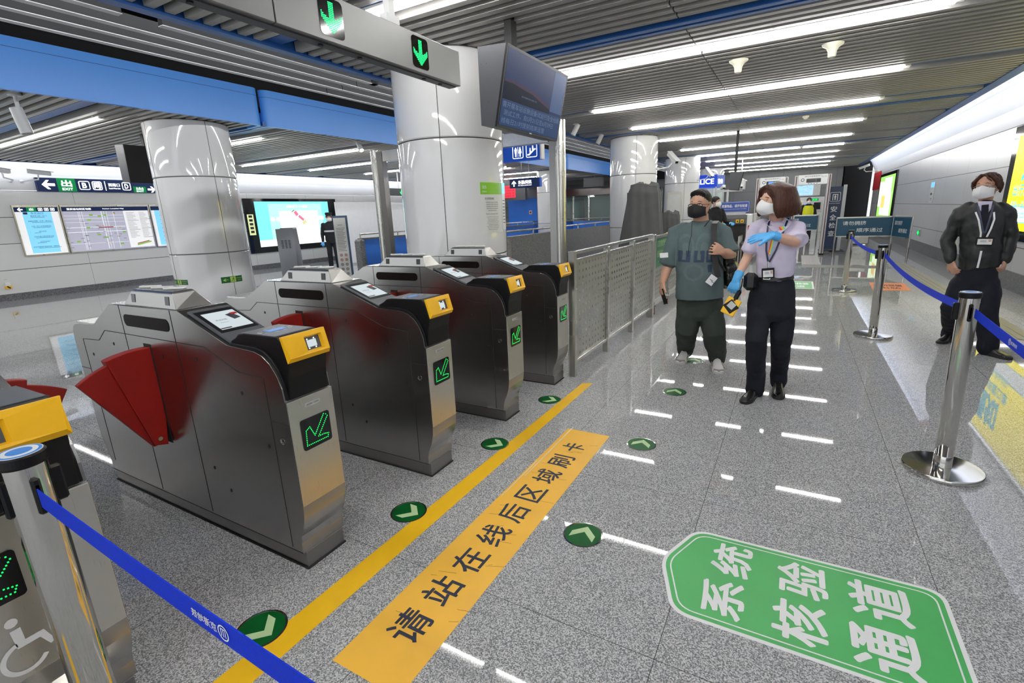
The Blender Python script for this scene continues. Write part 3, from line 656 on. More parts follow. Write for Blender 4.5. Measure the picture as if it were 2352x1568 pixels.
ys = [-.848 + k * .2085 for k in range(9)]
for ch, yy in zip(chars, ys): put_text(b, ch, (-.010, yy, .0019), (0, 1, 0), (-1, 0, 0), .150 if ch != '卡' else .115, .154, .010)
b.build('lettering', 'navy_print', t)
c = strip_mb.m('white_print'); c.prism([(-.135, .35), (-.131, .35), (-.133, 1.115), (-.138, 1.115)], 'z', .0014, .0018); c.prism([(-.15, .1), (-.147, .1), (-.15, .55), (-.153, .55)], 'z', .0014, .0018)
c.m('black_print')
for k in range(26):
    a = random.uniform(0, 1) * .8 + .3; L = random.uniform(.03, .12); px = random.uniform(-.13, .12); py = random.uniform(-1.0, 1.0)
    d = Vector((math.cos(a), math.sin(a) * .4)) * L; n = Vector((-d.y, d.x)).normalized() * .0006
    c.prism([(px - n.x, py - n.y), (px + d.x - n.x, py + d.y - n.y), (px + d.x + n.x, py + d.y + n.y), (px + n.x, py + n.y)], 'z', .0014, .0016)
c.build('strip', None, t)
# green sign with an arrow point to the left
t = empty('floor_sign', (.15, 1.97, 0), 0, 'big green floor sticker with white lettering and a white rim, pointing left', 'floor sign')
def gshape(g, r=.07):
    P = [(-.553, .006), (-.445, .292), (.507, .305), (.507, -.290), (-.445, -.290)]
    cx = .0; out = []
    Pn = []
    for i, p in enumerate(P):
        a = Vector(P[i - 1]); c_ = Vector(P[(i + 1) % 5]); p = Vector(p)
        e1 = (p - a).normalized(); e2 = (c_ - p).normalized(); n1 = Vector((e1.y, -e1.x)); n2 = Vector((e2.y, -e2.x))
        if n1.dot(p - Vector((cx, 0))) > 0: n1 = -n1
        if n2.dot(p - Vector((cx, 0))) > 0: n2 = -n2
        k = (n1 + n2) / (1 + n1.dot(n2)); Pn.append(p + k * g)
    for i, p in enumerate(Pn):
        a = Pn[i - 1]; c_ = Pn[(i + 1) % 5]; d1 = (a - p).normalized(); d2 = (c_ - p).normalized()
        rr = max(.02, r - g * .4)
        for k in range(7):
            s_ = k / 6; q0 = p + d1 * rr; q2 = p + d2 * rr
            out.append(tuple(q0 * (1 - s_) ** 2 + p * 2 * s_ * (1 - s_) + q2 * s_ * s_))
    return out
MB().m('sticker_white').prism(gshape(0), 'z', 0, .0012).build('rim', None, t)
MB().m('sticker_green').prism(gshape(.016), 'z', .0012, .0017).build('sheet', None, t)
c = MB().m('sticker_white'); o_, i_ = gshape(.034), gshape(.040); n = len(o_)
c.add([(p[0], p[1], .0021) for p in o_] + [(p[0], p[1], .0021) for p in i_], [(k, (k + 1) % n, n + (k + 1) % n, n + k) for k in range(n)])
c.build('inner_line', None, t)
for s_, cx, hh in (('系统', -.275, .165), ('核验', -.003, .185), ('通道', .262, .205)):
    b = MB()
    for k, ch in enumerate(s_): put_text(b, ch, (cx + (.01 if k else 0), -.125 + .255 * k, .0024), (0, 1, 0), (-1, 0, 0), .215, hh, .022)
    b.build('lettering', 'sticker_white', t)
# stickers farther on
t = empty('floor_sign', (1.57, 11.0, 0), 0, 'orange floor sticker with dark lettering behind the middle stanchion', 'floor sign')
MB().prism([(-.29, -.5), (.27, -.35), (.29, .55), (-.24, .55)], 'z', 0, .0015).build('sheet', 'sticker_orange', t)
b = MB(); put_text(b, '请勿逗留', (0, .2, .002), (1, 0, 0), (0, 1, 0), .42, .24, .01); put_text(b, '出站', (0, -.12, .002), (1, 0, 0), (0, 1, 0), .3, .2, .01); b.build('lettering', 'black_print', t)
t = empty('floor_sign', (.12, 10.95, 0), 0, 'small green floor sticker far along the walkway, beyond the woman in lilac', 'floor sign')
MB().m('sticker_white').prism([(-.30, -.5), (.28, -.5), (.28, .5), (-.30, .5)], 'z', 0, .0012).build('rim', None, t)
MB().m('sticker_green').prism([(-.27, -.47), (.25, -.47), (.25, .47), (-.27, .47)], 'z', .0012, .0018).build('sheet', None, t)
b = MB(); put_text(b, '系统核验', (-.01, .15, .0022), (1, 0, 0), (0, 1, 0), .42, .26, .01); put_text(b, '通道', (-.01, -.2, .0022), (1, 0, 0), (0, 1, 0), .3, .24, .01); b.build('lettering', 'sticker_white', t)
# tactile paving
def tactile(name, x0, y0, x1, y1, mt, label):
    b = MB(); b.bb((x0, y0, 0), (x1, y1, .003)); lx = x1 - x0 > y1 - y0
    if lx:
        k = y0 + .05
        while k < y1 - .02: b.bb((x0 + .01, k - .014, .003), (x1 - .01, k + .014, .007)); k += .075
    else:
        k = x0 + .05
        while k < x1 - .02: b.bb((k - .014, y0 + .01, .003), (k + .014, y1 - .01, .007)); k += .075
    return prop(b.build(name, mt), label, 'tactile paving')
tactile('tactile_paving', .22, 14.6, .64, 17.2, 'tactile', 'grey ribbed tactile strip leading under the walk-through detectors')
tactile('tactile_paving', .22, 14.0, 2.0, 14.55, 'tactile', 'grey ribbed tactile strip crossing the walkway beyond the woman in lilac')
tactile('tactile_paving', 2.05, 7.2, 2.42, 15.3, 'tactile_ad_tint', 'long grey ribbed tactile strip by the right wall, tinted with the yellow advert reflection')
# ================================================================== HANGING SIGN BAR OVER THE GATES
def dots(b, rows, c, xd, yd, p, r):
    xd = Vector(xd); yd = Vector(yd); c = Vector(c); n = xd.cross(yd).normalized()
    H_ = len(rows)
    for j, row in enumerate(rows):
        for i, ch in enumerate(row):
            if ch == '#':
                q = c + xd * (i - (len(row) - 1) / 2) * p + yd * ((H_ - 1) / 2 - j) * p
                b.add([q + xd * r * math.cos(k * math.pi / 3) + yd * r * math.sin(k * math.pi / 3) for k in range(6)], [tuple(range(6))])
ARROW = ['......####......', '......####......', '......####......', '......####......', '......####......', '......####......', '#.....####.....#', '##....####....##', '####..####..####', '################', '.##############.', '..############..', '...##########...', '....########....', '.....######.....', '......####......', '.......##.......']
t = empty('gate_sign_bar', (-2.0, 0, 2.375), 0, 'long grey hanging sign bar above the gates with green lit down arrows', 'hanging sign')
for a, c in ((-1.2, 1.572), (1.580, 2.935)):
    MB().bb((-.10, a, 0), (0, c, .205), .003).build('box_section', 'sign_grey', t)
b = MB().m('dark_grey'); b.bb((-.085, -1.2, -.006), (-.03, 2.92, .0)); b.m('black_plastic')
for y in (-.5, 1.05, 1.25, 1.85, 2.1, 2.62, 2.78): b.lathe([(.013, -.012), (.013, 0)], (-.055, y, 0), 12)
b.build('underside_channel', None, t)
for y in (-.9, .05, 1.0, 1.885, 2.535):
    c = MB().m('black_gloss'); c.prism([(y + p[0], .105 + p[1]) for p in round_rect(.145, .165, .022)], 'x', 0, .002); ap = c.build('arrow_panel', None, t)
    c = MB().m('led_green_bright'); dots(c, ARROW, (.0032, y, .105), (0, 1, 0), (0, 0, 1), .0078, .0031); c.build('lit_arrow', None, ap)
for y in (.2, 2.36):
    b = MB(); b.bb((-.075, y - .022, .205), (-.035, y + .022, .825)); b.bb((-.08, y - .05, .19), (-.03, y + .05, .26)); b.build('hanger', 'white_paint', t)

# ================================================================== CEILING MONITOR
def monitor(loc, rz, label, W_=1.25, H_=.62, lean=.14, screen=True, rod=True):
    t = empty('ceiling_monitor', loc, rz, label, 'monitor')
    pr = [(-.02, .0), (-.28, .0), (-.28, H_ + .02), (-.0, H_), (-lean, -.005)]
    b = MB().m('dark_grey'); b.prism([(-.28, .02), (-.28, H_ + .02), (-.002, H_), (-lean, -.002)], 'y', 0, W_)
    b.m('black_print')
    for u, z in ((-.2, H_ - .12), (-.25, .5), (-.2, .2)): b.box((u, -.001, z), (.006, .002, .006))
    b.build('cabinet', None, t, bevel=.004)
    A = Vector((-lean, 0, 0)); U = Vector((lean, 0, H_)); L = U.length; U.normalize(); Nn = Vector((U.z, 0, -U.x))
    R = Matrix((Vector((0, 1, 0)), U, Nn)).transposed()
    c = MB().m('black_plastic').box(A + U * L / 2 + Vector((0, W_ / 2, 0)) + Nn * .008, (W_, L, .02), R)
    fr = c.build('screen_frame', None, t)
    if screen:
        c = MB(); o = A + Nn * .019
        def P_(u, v, n=0): return o + Vector((0, u * W_, 0)) + U * (v * L) + Nn * n
        def rect(m_, u0, v0, u1, v1, n): c.m(m_).add([P_(u0, v0, n), P_(u1, v0, n), P_(u1, v1, n), P_(u0, v1, n)], [(0, 1, 2, 3)])
        rect('tv_blue', .015, .03, .985, .97, 0); rect('tv_panel', .76, .40, .98, .965, .0006); rect('tv_panel2', .02, .035, .98, .36, .0006)
        c.m('tv_ground').add([P_(.02, .36, .0009), P_(.76, .36, .0009), P_(.76, .42, .0009), P_(.6, .47, .0009), P_(.45, .53, .0009), P_(.3, .55, .0009), P_(.15, .575, .0009), P_(.02, .57, .0009)], [tuple(range(8))])
        c.m('tv_dawn').add([P_(.02, .57, .001), P_(.15, .575, .001), P_(.3, .55, .001), P_(.45, .53, .001), P_(.6, .47, .001), P_(.76, .42, .001), P_(.76, .45, .001), P_(.6, .52, .001), P_(.45, .575, .001), P_(.3, .595, .001), P_(.15, .605, .001), P_(.02, .60, .001)], [tuple(range(12))])
        c.m('tv_text')
        for k, s_ in enumerate(('需开展车站设施设备试运行及全线路', '测试工作，自5月21日至6月29日', '线每日21时提前结束运营')):
            put_text(c, s_, P_(.5 if k == 0 else (.46 if k == 1 else .38), .30 - .10 * k, .0016), (0, 1, 0), U, W_ * (.93 if k == 0 else (.80 if k == 1 else .68)), L * .075)
        put_text(c, '昌平线路列车运营公告', P_(.40, .46, .0016), (0, 1, 0), U, W_ * .24, L * .02)
        c.build('picture', None, fr)
        MB().m('light_grey').box(A + Vector((0, W_ / 2, 0)) + U * .012 + Nn * .019, (.045, .008, .002), R).build('badge', None, fr)
    if rod: MB().bb((-.2, .33, H_), (-.13, .43, H_ + .33)).build('hanger', 'black_plastic', t)
    return t
monitor((-2.2, 3.92, 2.29), 0, 'dark ceiling monitor showing a night sky and grey Chinese lines, above the gates')
m2 = monitor((-10.3, 4.62, 2.36), 0, 'black switched-off ceiling monitor half hidden behind the left column', 1.15, .63, .03, False, False)
MB().bb((-.2, .4, .56), (-.12, .5, .92)).build('hanger', 'black_plastic', m2)
m3 = monitor((-1.16, 13.0, 1.88), .1, 'small black ceiling monitor above the x-ray machine', .5, .40, .08, False, False)
MB().bb((-.2, .2, .38), (-.14, .26, 1.34)).build('hanger', 'black_plastic', m3)

# ================================================================== STEEL PORTAL FRAME
t = empty('steel_portal_frame', (-5.3, 7.5, 0), 0, 'tall stainless steel portal frame with a flat header behind the gates', 'metal frame')
MB().cyl((1.99, 0, 0), (1.99, 0, 2.92), .08, seg=28).build('round_post', 'steel_satin', t, smooth=True)
MB().bb((1.80, -.02, 0), (1.93, .10, 2.86)).build('post_channel', 'steel_dark', t)
MB().cyl((-1.93, 0, 0), (-1.93, 0, 2.84), .075, seg=28).build('round_post', 'steel_satin', t, smooth=True)
MB().bb((-1.86, -.03, 0), (-1.72, .10, 2.80)).build('post_channel', 'steel_dark', t)
MB().bb((-1.70, -.04, 2.62), (1.79, .10, 2.82), .004).build('header', 'steel_bright', t)

# ================================================================== PERFORATED FENCE
def perf_panel(y0, y1, z0, z1, nx, nz, skip=None):
    """sheet with real slots between y0..y1"""
    b = MB(); dy = (y1 - y0) / nx; dz = (z1 - z0) / nz; th = .0012
    hw, hh = dy * .17, dz * .20
    def q(ya, yb, za, zb):
        if yb - ya > 1e-5 and zb - za > 1e-5: b.bb((-th, ya, za), (th, yb, zb))
    for j in range(nz):
        cz = z0 + dz * (j + .5)
        q(y0, y1, z0 + dz * j, cz - hh); q(y0, y1, cz + hh, z0 + dz * (j + 1))
        ya = y0
        for i in range(nx):
            cy_ = y0 + dy * (i + .5); q(ya, cy_ - hw, cz - hh, cz + hh); ya = cy_ + hw
        q(ya, y1, cz - hh, cz + hh)
    return b
t = empty('perforated_fence', (-1.755, 4.19, 0), 0, 'fixed stainless fence of three perforated panels beyond the last gate', 'fence')
py = [0, .98, 1.96, 2.95]
MB().bb((-.03, -.005, 0), (.03, .055, 1.20), .003).build('post', 'steel_satin', t)
for y in py[1:-1]:
    MB().bb((-.03, y - .03, 0), (.03, y + .03, 1.17), .003).build('post', 'steel_satin', t)
MB().bb((-.045, py[3] - .045, 0), (.045, py[3] + .045, 1.19), .003).build('post', 'steel_satin', t)
for a, c in zip(py[:-1], py[1:]):
    perf_panel(a + .06, c - .04, .16, 1.10, 10, 14).build('perforated_panel', 'perf_steel', t)
MB().bb((-.022, .055, 1.165), (.022, 2.91, 1.20), .003).build('top_rail', 'steel_bright', t)
MB().bb((-.018, .055, 1.10), (.022, 2.91, 1.125), .002).build('panel_rail', 'steel_bright', t)
MB().bb((-.018, .055, .125), (.022, 2.91, .16), .002).build('bottom_rail', 'steel_bright', t)
t = empty('rolling_fence_gate', (-1.75, 7.24, 0), 0, 'rolling perforated fence gate with a green notice and small casters', 'fence gate')
for y in (0.02, .95, 1.88): MB().bb((-.025, y - .02, .14), (.025, y + .02, 1.15), .003).build('post', 'steel_satin', t)
for a in (0.0, .93): perf_panel(a + .05, a + .92, .2, 1.05, 11, 13).build('perforated_panel', 'perf_steel', t)
MB().bb((-.025, .02, 1.12), (.025, 1.9, 1.16)).build('top_rail', 'steel_bright', t); MB().bb((-.025, .02, .14), (.025, 1.9, .2)).build('bottom_rail', 'steel_bright', t)
g_ = MB().m('notice_green').bb((.004, .10, .70), (.010, .78, 1.14)); nb = g_.build('notice', None, t)
c = MB(); put_text(c, '应急救援专用', (.012, .44, 1.04), (0, 1, 0), (0, 0, 1), .58, .10); put_text(c, '通道请勿停留', (.012, .44, .89), (0, 1, 0), (0, 0, 1), .58, .10); put_text(c, 'Emergency rescue passage', (.012, .44, .77), (0, 1, 0), (0, 0, 1), .4, .025); c.build('lettering', 'notice_pale', nb)
c = MB().m('tape_yellow'); c.bb((-.03, .90, .8), (.03, .99, 1.17)); c.m('black_print')
for k in range(4): c.bb((.0305, .90, .82 + k * .09), (.032, .99, .85 + k * .09))
c.build('hazard_tape', None, t)
for y in (.1, 1.0, 1.8):
    c = MB().m('rubber').cyl((-.012, y, .045), (.012, y, .045), .045, seg=18); c.m('red_paint').cyl((-.014, y, .045), (.014, y, .045), .028, seg=14); c.m('steel_dark').bb((-.02, y - .02, .05), (-.014, y + .02, .14)); c.bb((.014, y - .02, .05), (.02, y + .02, .14)); c.bb((-.03, y - .03, .125), (.03, y + .03, .145))
    c.build('caster', None, t)

# ================================================================== STANCHIONS AND BELTS
def stanchion(x, y, label, belt_to=None, lean=0.0, cap='ring', slot=0.0, h=1.05):
    t = empty('belt_stanchion', (x, y, 0), 0, label, 'stanchion', 'belt stanchions')
    b = MB(); b.lathe([(.187, 0), (.190, .006), (.190, .024), (.185, .030), (.10, .0325), (.05, .034)], seg=56); b.build('round_base', 'steel_polished', t, smooth=True)
    p = MB(); p.X = Matrix.Rotation(-lean, 4, 'Y')
    p.lathe([(.044, .034), (.044, .10), (.0425, .103), (.044, .106), (.044, h - .03)], seg=40); po = p.build('pole', 'steel_polished', t, smooth=True)
    p = MB(); p.X = Matrix.Rotation(-lean, 4, 'Y'); p.m('black_plastic').lathe([(.046, h - .03), (.048, h - .025), (.048, h - .004), (.045, h)], seg=40)
    p.m('white_print').lathe([(.0435, h), (.0435, h + .001)], seg=36); p.m('cap_blue').lathe([(.0415, h + .001), (.0415, h + .0015)], seg=36); p.m('white_print').lathe([(.035, h + .0015), (.035, h + .002)], seg=36); p.m('cap_blue').lathe([(.024, h + .002), (.024, h + .0025)], seg=36)
    p.build('cap', None, t, smooth=False)
    for k in range(4):
        a = slot + k * math.pi / 2
        p = MB(); p.X = Matrix.Rotation(-lean, 4, 'Y') @ Matrix.Rotation(a, 4, 'Z')
        out = .052 if k != 1 else .062
        p.m('black_plastic').box(((.040 + out) / 2, 0, h - .105), (out - .036, .018, .095), None, .005); p.m('black_gloss').box((out + .001, 0, h - .105), (.002, .006, .06))
        p.build('belt_clip', None, t)
    return t
def belt(t, pts, label, wd=.048, logo=None):
    """sagging belt through world points (centre line)"""
    o = t.location; P_ = [Vector(p) - o for p in pts]; b = MB(); N = 24; L = []
    for i in range(N + 1):
        s_ = i / N; q = P_[0].lerp(P_[-1], s_); q.z += -4 * s_ * (1 - s_) * P_[1].z if len(P_) == 3 else 0; L.append(q)
    d = (P_[-1] - P_[0]); n = Vector((-d.y, d.x, 0)).normalized() * .0012
    rings = [[q + n + Vector((0, 0, wd / 2)), q + n - Vector((0, 0, wd / 2)), q - n - Vector((0, 0, wd / 2)), q - n + Vector((0, 0, wd / 2))] for q in L]
    b.ring_loft(rings); bo = b.build('belt', 'belt_blue', t)
    return L, n, bo
def belt_logo(L, n, bo, f, side, flip=1, sc=1.0):
    i = min(len(L) - 2, int(f * (len(L) - 1))); fr_ = f * (len(L) - 1) - i; c = L[i].lerp(L[i + 1], fr_); xd = (L[i + 1] - L[i]).normalized() * flip; yd = Vector((0, 0, 1)); yd = (yd - xd * yd.dot(xd)).normalized()
    m = MB(); c = c + n.normalized() * side * .0022
    R_ = .014 * sc
    k = 20; ring_o = [c + xd * (math.cos(2 * math.pi * q / k) * R_ * 1.0) + yd * math.sin(2 * math.pi * q / k) * R_ for q in range(k)]; ring_i = [c + (p - c) * .82 for p in ring_o]
    m.add(ring_o + ring_i, [(q, (q + 1) % k, k + (q + 1) % k, k + q) for q in range(k)])
    for u in (-.0055, 0, .0055): m.add([c + (xd * (u - .001) + yd * -.007) * sc, c + (xd * (u + .001) + yd * -.007) * sc, c + (xd * (u + .001) + yd * .007) * sc, c + (xd * (u - .001) + yd * .007) * sc], [(0, 1, 2, 3)])
    m.add([c + (xd * -.006 + yd * .006) * sc, c + (xd * .006 + yd * .006) * sc, c + (xd * .006 + yd * .008) * sc, c + (xd * -.006 + yd * .008) * sc], [(0, 1, 2, 3)])
    put_text(m, '京港地铁', c + xd * .052 * sc, xd, yd, .070 * sc, .0165 * sc, .01)
    m.build('belt_print', 'white_print', bo)
s0 = stanchion(-1.560, .338, 'polished stanchion at the lower left corner, in front of the cut-off gate', slot=0.0)
L, n, bo = belt(s0, [(-1.50, .335, .945), (0, 0, .035), (.82, .30, .945)], '')
belt_logo(L, n, bo, .325, -1 if n.y > 0 else 1, -1, 1.1)
s1 = stanchion(.868, 3.45, 'nearest polished stanchion of the right hand line, blue belt on both sides', lean=.022, slot=math.pi / 2)
L, n, bo = belt(s1, [(.866, 3.40, .945), (0, 0, .05), (.876, .04, .945)], '')
belt_logo(L, n, bo, .155, -1 if n.x > 0 else 1, 1, 1.0)
s2 = stanchion(.895, 6.87, 'middle polished stanchion of the right hand line', lean=.022, slot=math.pi / 2)
belt(s2, [(.893, 6.82, .945), (0, 0, .06), (.868, 3.51, .945)], '')
s3 = stanchion(.84, 10.34, 'farthest stanchion of the right hand line, in front of the teal barrier board', slot=math.pi / 2)
belt(s3, [(.838, 10.29, .945), (0, 0, .05), (.885, 6.93, .945)], '')
s4 = stanchion(.88, -.02, 'stanchion behind the picture edge taking up the near belts', slot=math.pi / 2)
# ================================================================== THINGS ON THE LEFT WALL
XW = XL + .004
def exit_arrow(c, o, xd, yd, s, flip=1):
    xd = Vector(xd) * flip; yd = Vector(yd); o = Vector(o)
    pts = [(-.5, 0), (-.1, .42), (.12, .42), (-.12, .12), (.5, .12), (.5, -.12), (-.12, -.12), (.12, -.42), (-.1, -.42)]
    c.add([o + xd * (p[0] * s) + yd * (p[1] * s) for p in pts], [(0, 1, 2, 3), (0, 3, 6), (0, 6, 7, 8), (3, 4, 5, 6)])
def frame_ring(c, o, xd, yd, w, h, th, r=.02):
    o = Vector(o); xd = Vector(xd); yd = Vector(yd); a = round_rect(w, h, r, 4); q = round_rect(w - 2 * th, h - 2 * th, max(.003, r - th), 4); n = len(a)
    c.add([o + xd * p[0] + yd * p[1] for p in a] + [o + xd * p[0] + yd * p[1] for p in q], [(k, (k + 1) % n, n + (k + 1) % n, n + k) for k in range(n)])
Yd = Vector((0, 1, 0)); Zd = Vector((0, 0, 1)); Xd = Vector((1, 0, 0))
t = empty('exit_sign_board', (XW, 6.66, 2.73), 0, 'long navy lightbox sign with white exit arrows and letters on the left wall', 'direction sign')
MB().m('navy_lit').bb((0, -1.36, -.165), (.10, 1.36, .165)).build('lightbox', None, t)
c = MB(); X0 = .1015
def P5(y, z=0, n=0): return (X0 + n, y, z)
c.m('green_lit'); c.bb((.1, -.96, -.16), (X0, -.58, .16)); c.bb((.1, .72, -.16), (X0, 1.04, .0))
c.m('white_lit'); exit_arrow(c, P5(-1.14, 0, .001), Yd, Zd, .26); exit_arrow(c, P5(1.18, -.07, .001), Yd, Zd, .2, -1)
put_text(c, '出', P5(-.77, .04, .001), Yd, Zd, .22, .16, .03); put_text(c, 'EXIT', P5(-.77, -.10, .001), Yd, Zd, .22, .06, .02)
frame_ring(c, P5(-.40, 0, .001), Yd, Zd, .24, .22, .018, .04); put_text(c, 'B', P5(-.40, 0, .001), Yd, Zd, .10, .13, .03)
frame_ring(c, P5(-.12, 0, .001), Yd, Zd, .22, .22, .018, .04); put_text(c, '网', P5(-.12, 0, .001), Yd, Zd, .15, .15, .03)
c.bb((.1, .055, -.12), (.103, .07, .12)); put_text(c, '西南口', P5(.27, .03, .001), Yd, Zd, .27, .085, .02); put_text(c, 'South-West Exit', P5(.27, -.06, .001), Yd, Zd, .27, .04, .01)
frame_ring(c, P5(.56, 0, .001), Yd, Zd, .21, .21, .018, .04); put_text(c, 'D', P5(.56, 0, .001), Yd, Zd, .09, .12, .03)
put_text(c, '出', P5(.88, -.05, .0015), Yd, Zd, .18, .07, .02); put_text(c, 'EXIT', P5(.88, -.125, .0015), Yd, Zd, .18, .04, .01)
c.build('lit_symbols', None, t)
# map boards
def board(y0, y1, label, kind):
    t = empty('information_board', (XW, (y0 + y1) / 2, 1.62), 0, label, 'information board', 'framed boards on the left wall'); w = (y1 - y0) / 2; h = .57
    b = MB().m('steel_satin')
    for a, q in (((-.0, -w, -h - .03), (.05, w, -h)), ((0, -w, h), (.05, w, h + .05)), ((0, -w, -h), (.05, -w + .025, h)), ((0, w - .025, -h), (.05, w, h))): b.bb(a, q)
    b.build('frame', None, t)
    c = MB(); 
    def R(m_, ya, za, yb, zb, n): c.m(m_).add([(.02 + n, ya, za), (.02 + n, yb, za), (.02 + n, yb, zb), (.02 + n, ya, zb)], [(0, 1, 2, 3)])
    R('board_white' if kind != 'map' else 'map_ground', -w + .025, -h, w - .025, h, 0)
    R('navy_lit', -w + .025, h - .11, w - .025, h, .001)
    if kind == 'list':
        R('board_blue', -w * .62, -h + .03, w * .62, h - .11, .001); R('green_lit', -.18, h - .11, .0, h, .002)
        c.m('white_lit'); exit_arrow(c, (.0235, -.30, h - .055), Yd, Zd, .10); put_text(c, '出', (.0235, -.09, h - .05), Yd, Zd, .08, .06, .01)
        for yy in (.08, .20, .32): frame_ring(c, (.0235, yy, h - .055), Yd, Zd, .085, .07, .008, .01); c.bb((.0235, yy - .02, h - .07), (.024, yy + .02, h - .045))
        c.m('navy_print'); c.bb((.0215, -.26, h - .17), (.022, -.18, h - .12)); put_text(c, '东北出口', (.023, .0, h - .145), Yd, Zd, .24, .05)
        for k, s_ in enumerate(('陶然亭公园（北门）', '首都经贸第一中学（南中区）', '北京一四三中学南里校区', '西长社区', '北京市第六医院南里分院', '北京市供电厂', '北京市西城外国语学校（南校区）')):
            put_text(c, s_, (.023, .02, .36 - .125 * k), Yd, Zd, .035 * len(s_), .034); c.bb((.022, -.14, .36 - .125 * k - .034), (.0225, -.14 + .03 * len(s_), .36 - .125 * k - .027))
    elif kind == 'map':
        rr = random.Random(3); R('board_white', w * .36, -h + .02, w - .03, h - .11, .001)
        for k in range(60):
            yy = rr.uniform(-w + .05, w * .33); zz = rr.uniform(-h + .05, h - .15)
            if k < 16: R('map_road', -w + .04, zz - .004, w * .34, zz + .004, .0012) if k % 2 else R('map_road', yy - .005, -h + .03, yy + .005, h - .12, .0013)
            elif k < 26: R('map_park', yy - .04, zz - .018, yy + .04, zz + .018, .0014)
            elif k < 30: R('tape_yellow', yy - .02, zz - .01, yy + .02, zz + .01, .0014)
            else: c.m('navy_print'); c.bb((.0216, yy - rr.uniform(.02, .07), zz - .004), (.022, yy + .02, zz + .004))
        R('red_paint', -.28, .02, .06, .045, .002)
        for k in range(22):
            zz = h - .17 - k * .036
            if zz < -.32: break
            for col in (0, 1):
                if (k + col) % 7 != 6: c.m('grey_paint'); c.bb((.0216, w * .42 + col * .32, zz), (.022, w * .42 + col * .32 + rr.uniform(.12, .24), zz + .009))
                else: c.m('black_print'); c.bb((.0216, w * .42 + col * .32, zz), (.022, w * .42 + col * .32 + .28, zz + .008))
        c.m('map_park').box((.0222, w * .72, -.45), (.001, .38, .035), Matrix.Rotation(.2, 3, 'X')); c.m('red_paint').box((.0226, w * .70, -.42), (.001, .32, .022), Matrix.Rotation(.2, 3, 'X'))
        c.m('white_lit'); put_text(c, '蒲黄榆站街区地图', (.0235, -.62, h - .055), Yd, Zd, .52, .05); put_text(c, 'Station Location Map', (.0235, .15, h - .055), Yd, Zd, .5, .035)
    else:
        R('board_blue', -w + .12, -h + .03, w - .05, h - .11, .001)
        c.m('navy_print')
        for k in range(7): c.bb((.022, -.2, .3 - k * .12), (.0225, .2, .33 - k * .12))
    c.build('poster', None, t)
    return t
board(4.73, 5.62, 'framed blue lit board of exit destinations at the far left, beside the maps', 'list')
board(5.64, 7.68, 'wide framed street map with a white index on the left wall', 'map')
board(7.70, 8.60, 'framed blue lit board partly hidden behind the left column', 'blank')
# advertising screen
t = empty('light_box_advert', (XW, 12.6, 1.55), 0, 'large glowing turquoise and white advert in a black surround on the left wall', 'advertisement')
c = MB().m('black_gloss'); c.bb((.002, -2.0, -.98), (.06, 1.95, .88)); c.build('surround', None, t)
c = MB(); X1 = .062
def R6(m_, ya, za, yb, zb, n): c.m(m_).add([(X1 + n, ya, za), (X1 + n, yb, za), (X1 + n, yb, zb), (X1 + n, ya, zb)], [(0, 1, 2, 3)])
R6('ad_teal', -1.62, -.78, 1.55, .78, 0); R6('ad_teal2', -1.1, -.6, 1.2, .70, .001); R6('ad_white', -.7, -.60, 1.0, .45, .002); R6('ad_white', -1.62, -.78, 1.55, -.55, .003)
c.m('ad_pink').box((X1 + .004, .02, .35), (.002, .13, .18), Matrix.Rotation(.6, 3, 'X'), .02); c.box((X1 + .004, .22, .18), (.002, .1, .26), Matrix.Rotation(.9, 3, 'X'), .02)
c.m('lime').box((X1 + .004, -.1, .44), (.002, .14, .03), Matrix.Rotation(.5, 3, 'X')); c.m('ad_cream').box((X1 + .004, .34, .02), (.002, .2, .12), Matrix.Rotation(.5, 3, 'X'), .02)
c.m('white_lit'); put_text(c, '冬暖', (X1 + .004, -.85, .16), Yd, Zd, .5, .17, .01); put_text(c, '一番味', (X1 + .004, 1.0, .16), Yd, Zd, .55, .17, .01); put_text(c, '我们一起', (X1 + .004, .1, .6), Yd, Zd, .9, .08)
c.build('lit_poster', None, t)
c = MB().m('ad_cream').bb((.06, -1.95, -.35), (.066, -1.72, .35)); c.m('navy_print')
for k in range(5): c.bb((.066, -1.9, -.28 + k * .13), (.068, -1.77, -.20 + k * .13))
c.build('side_notice', None, t)
# twin cameras on the left wall, small warning box, lone socket
def bullet(name_loc, aim, label, L=.34, arm=None, group=None, parent=None):
    t = empty('security_camera', name_loc, 0, label, 'security camera', group)
    a = Vector(aim).normalized(); q = a.to_track_quat('Y', 'Z').to_matrix()
    c = MB().m('light_grey'); c.box((0, 0, 0), (.10, L, .085), q, .008); c.m('white_paint').box(q @ Vector((0, .02, .052)), (.125, L + .06, .012), q, .003); c.m('black_gloss').box(q @ Vector((0, L / 2 + .001, 0)), (.07, .003, .06), q)
    c.build('housing', None, t)
    if arm:
        b = MB(); b.tube([q @ Vector((0, -.02, -.05))] + [Vector(p) for p in arm], .018, 10); e = Vector(arm[-1]); b.ball(e, .035, 12, 8); b.build('bracket', 'white_paint', t, smooth=True)
    return t
bullet((-16.08, 4.62, 3.0), (.35, -1, .12), 'white bullet camera on the left wall pointing left', arm=[(0, .02, -.16), (-.05, .18, -.20), (-.4, .24, -.20)])
bullet((-16.08, 5.30, 2.98), (.55, 1, -.16), 'white bullet camera on the left wall pointing right above the exit sign', .42, arm=[(0, -.05, -.16), (-.05, -.2, -.18), (-.4, -.24, -.18)])
t = empty('warning_box', (XW, 4.27, .36), 0, 'small white box with a black and yellow stripe low on the left wall', 'warning box')
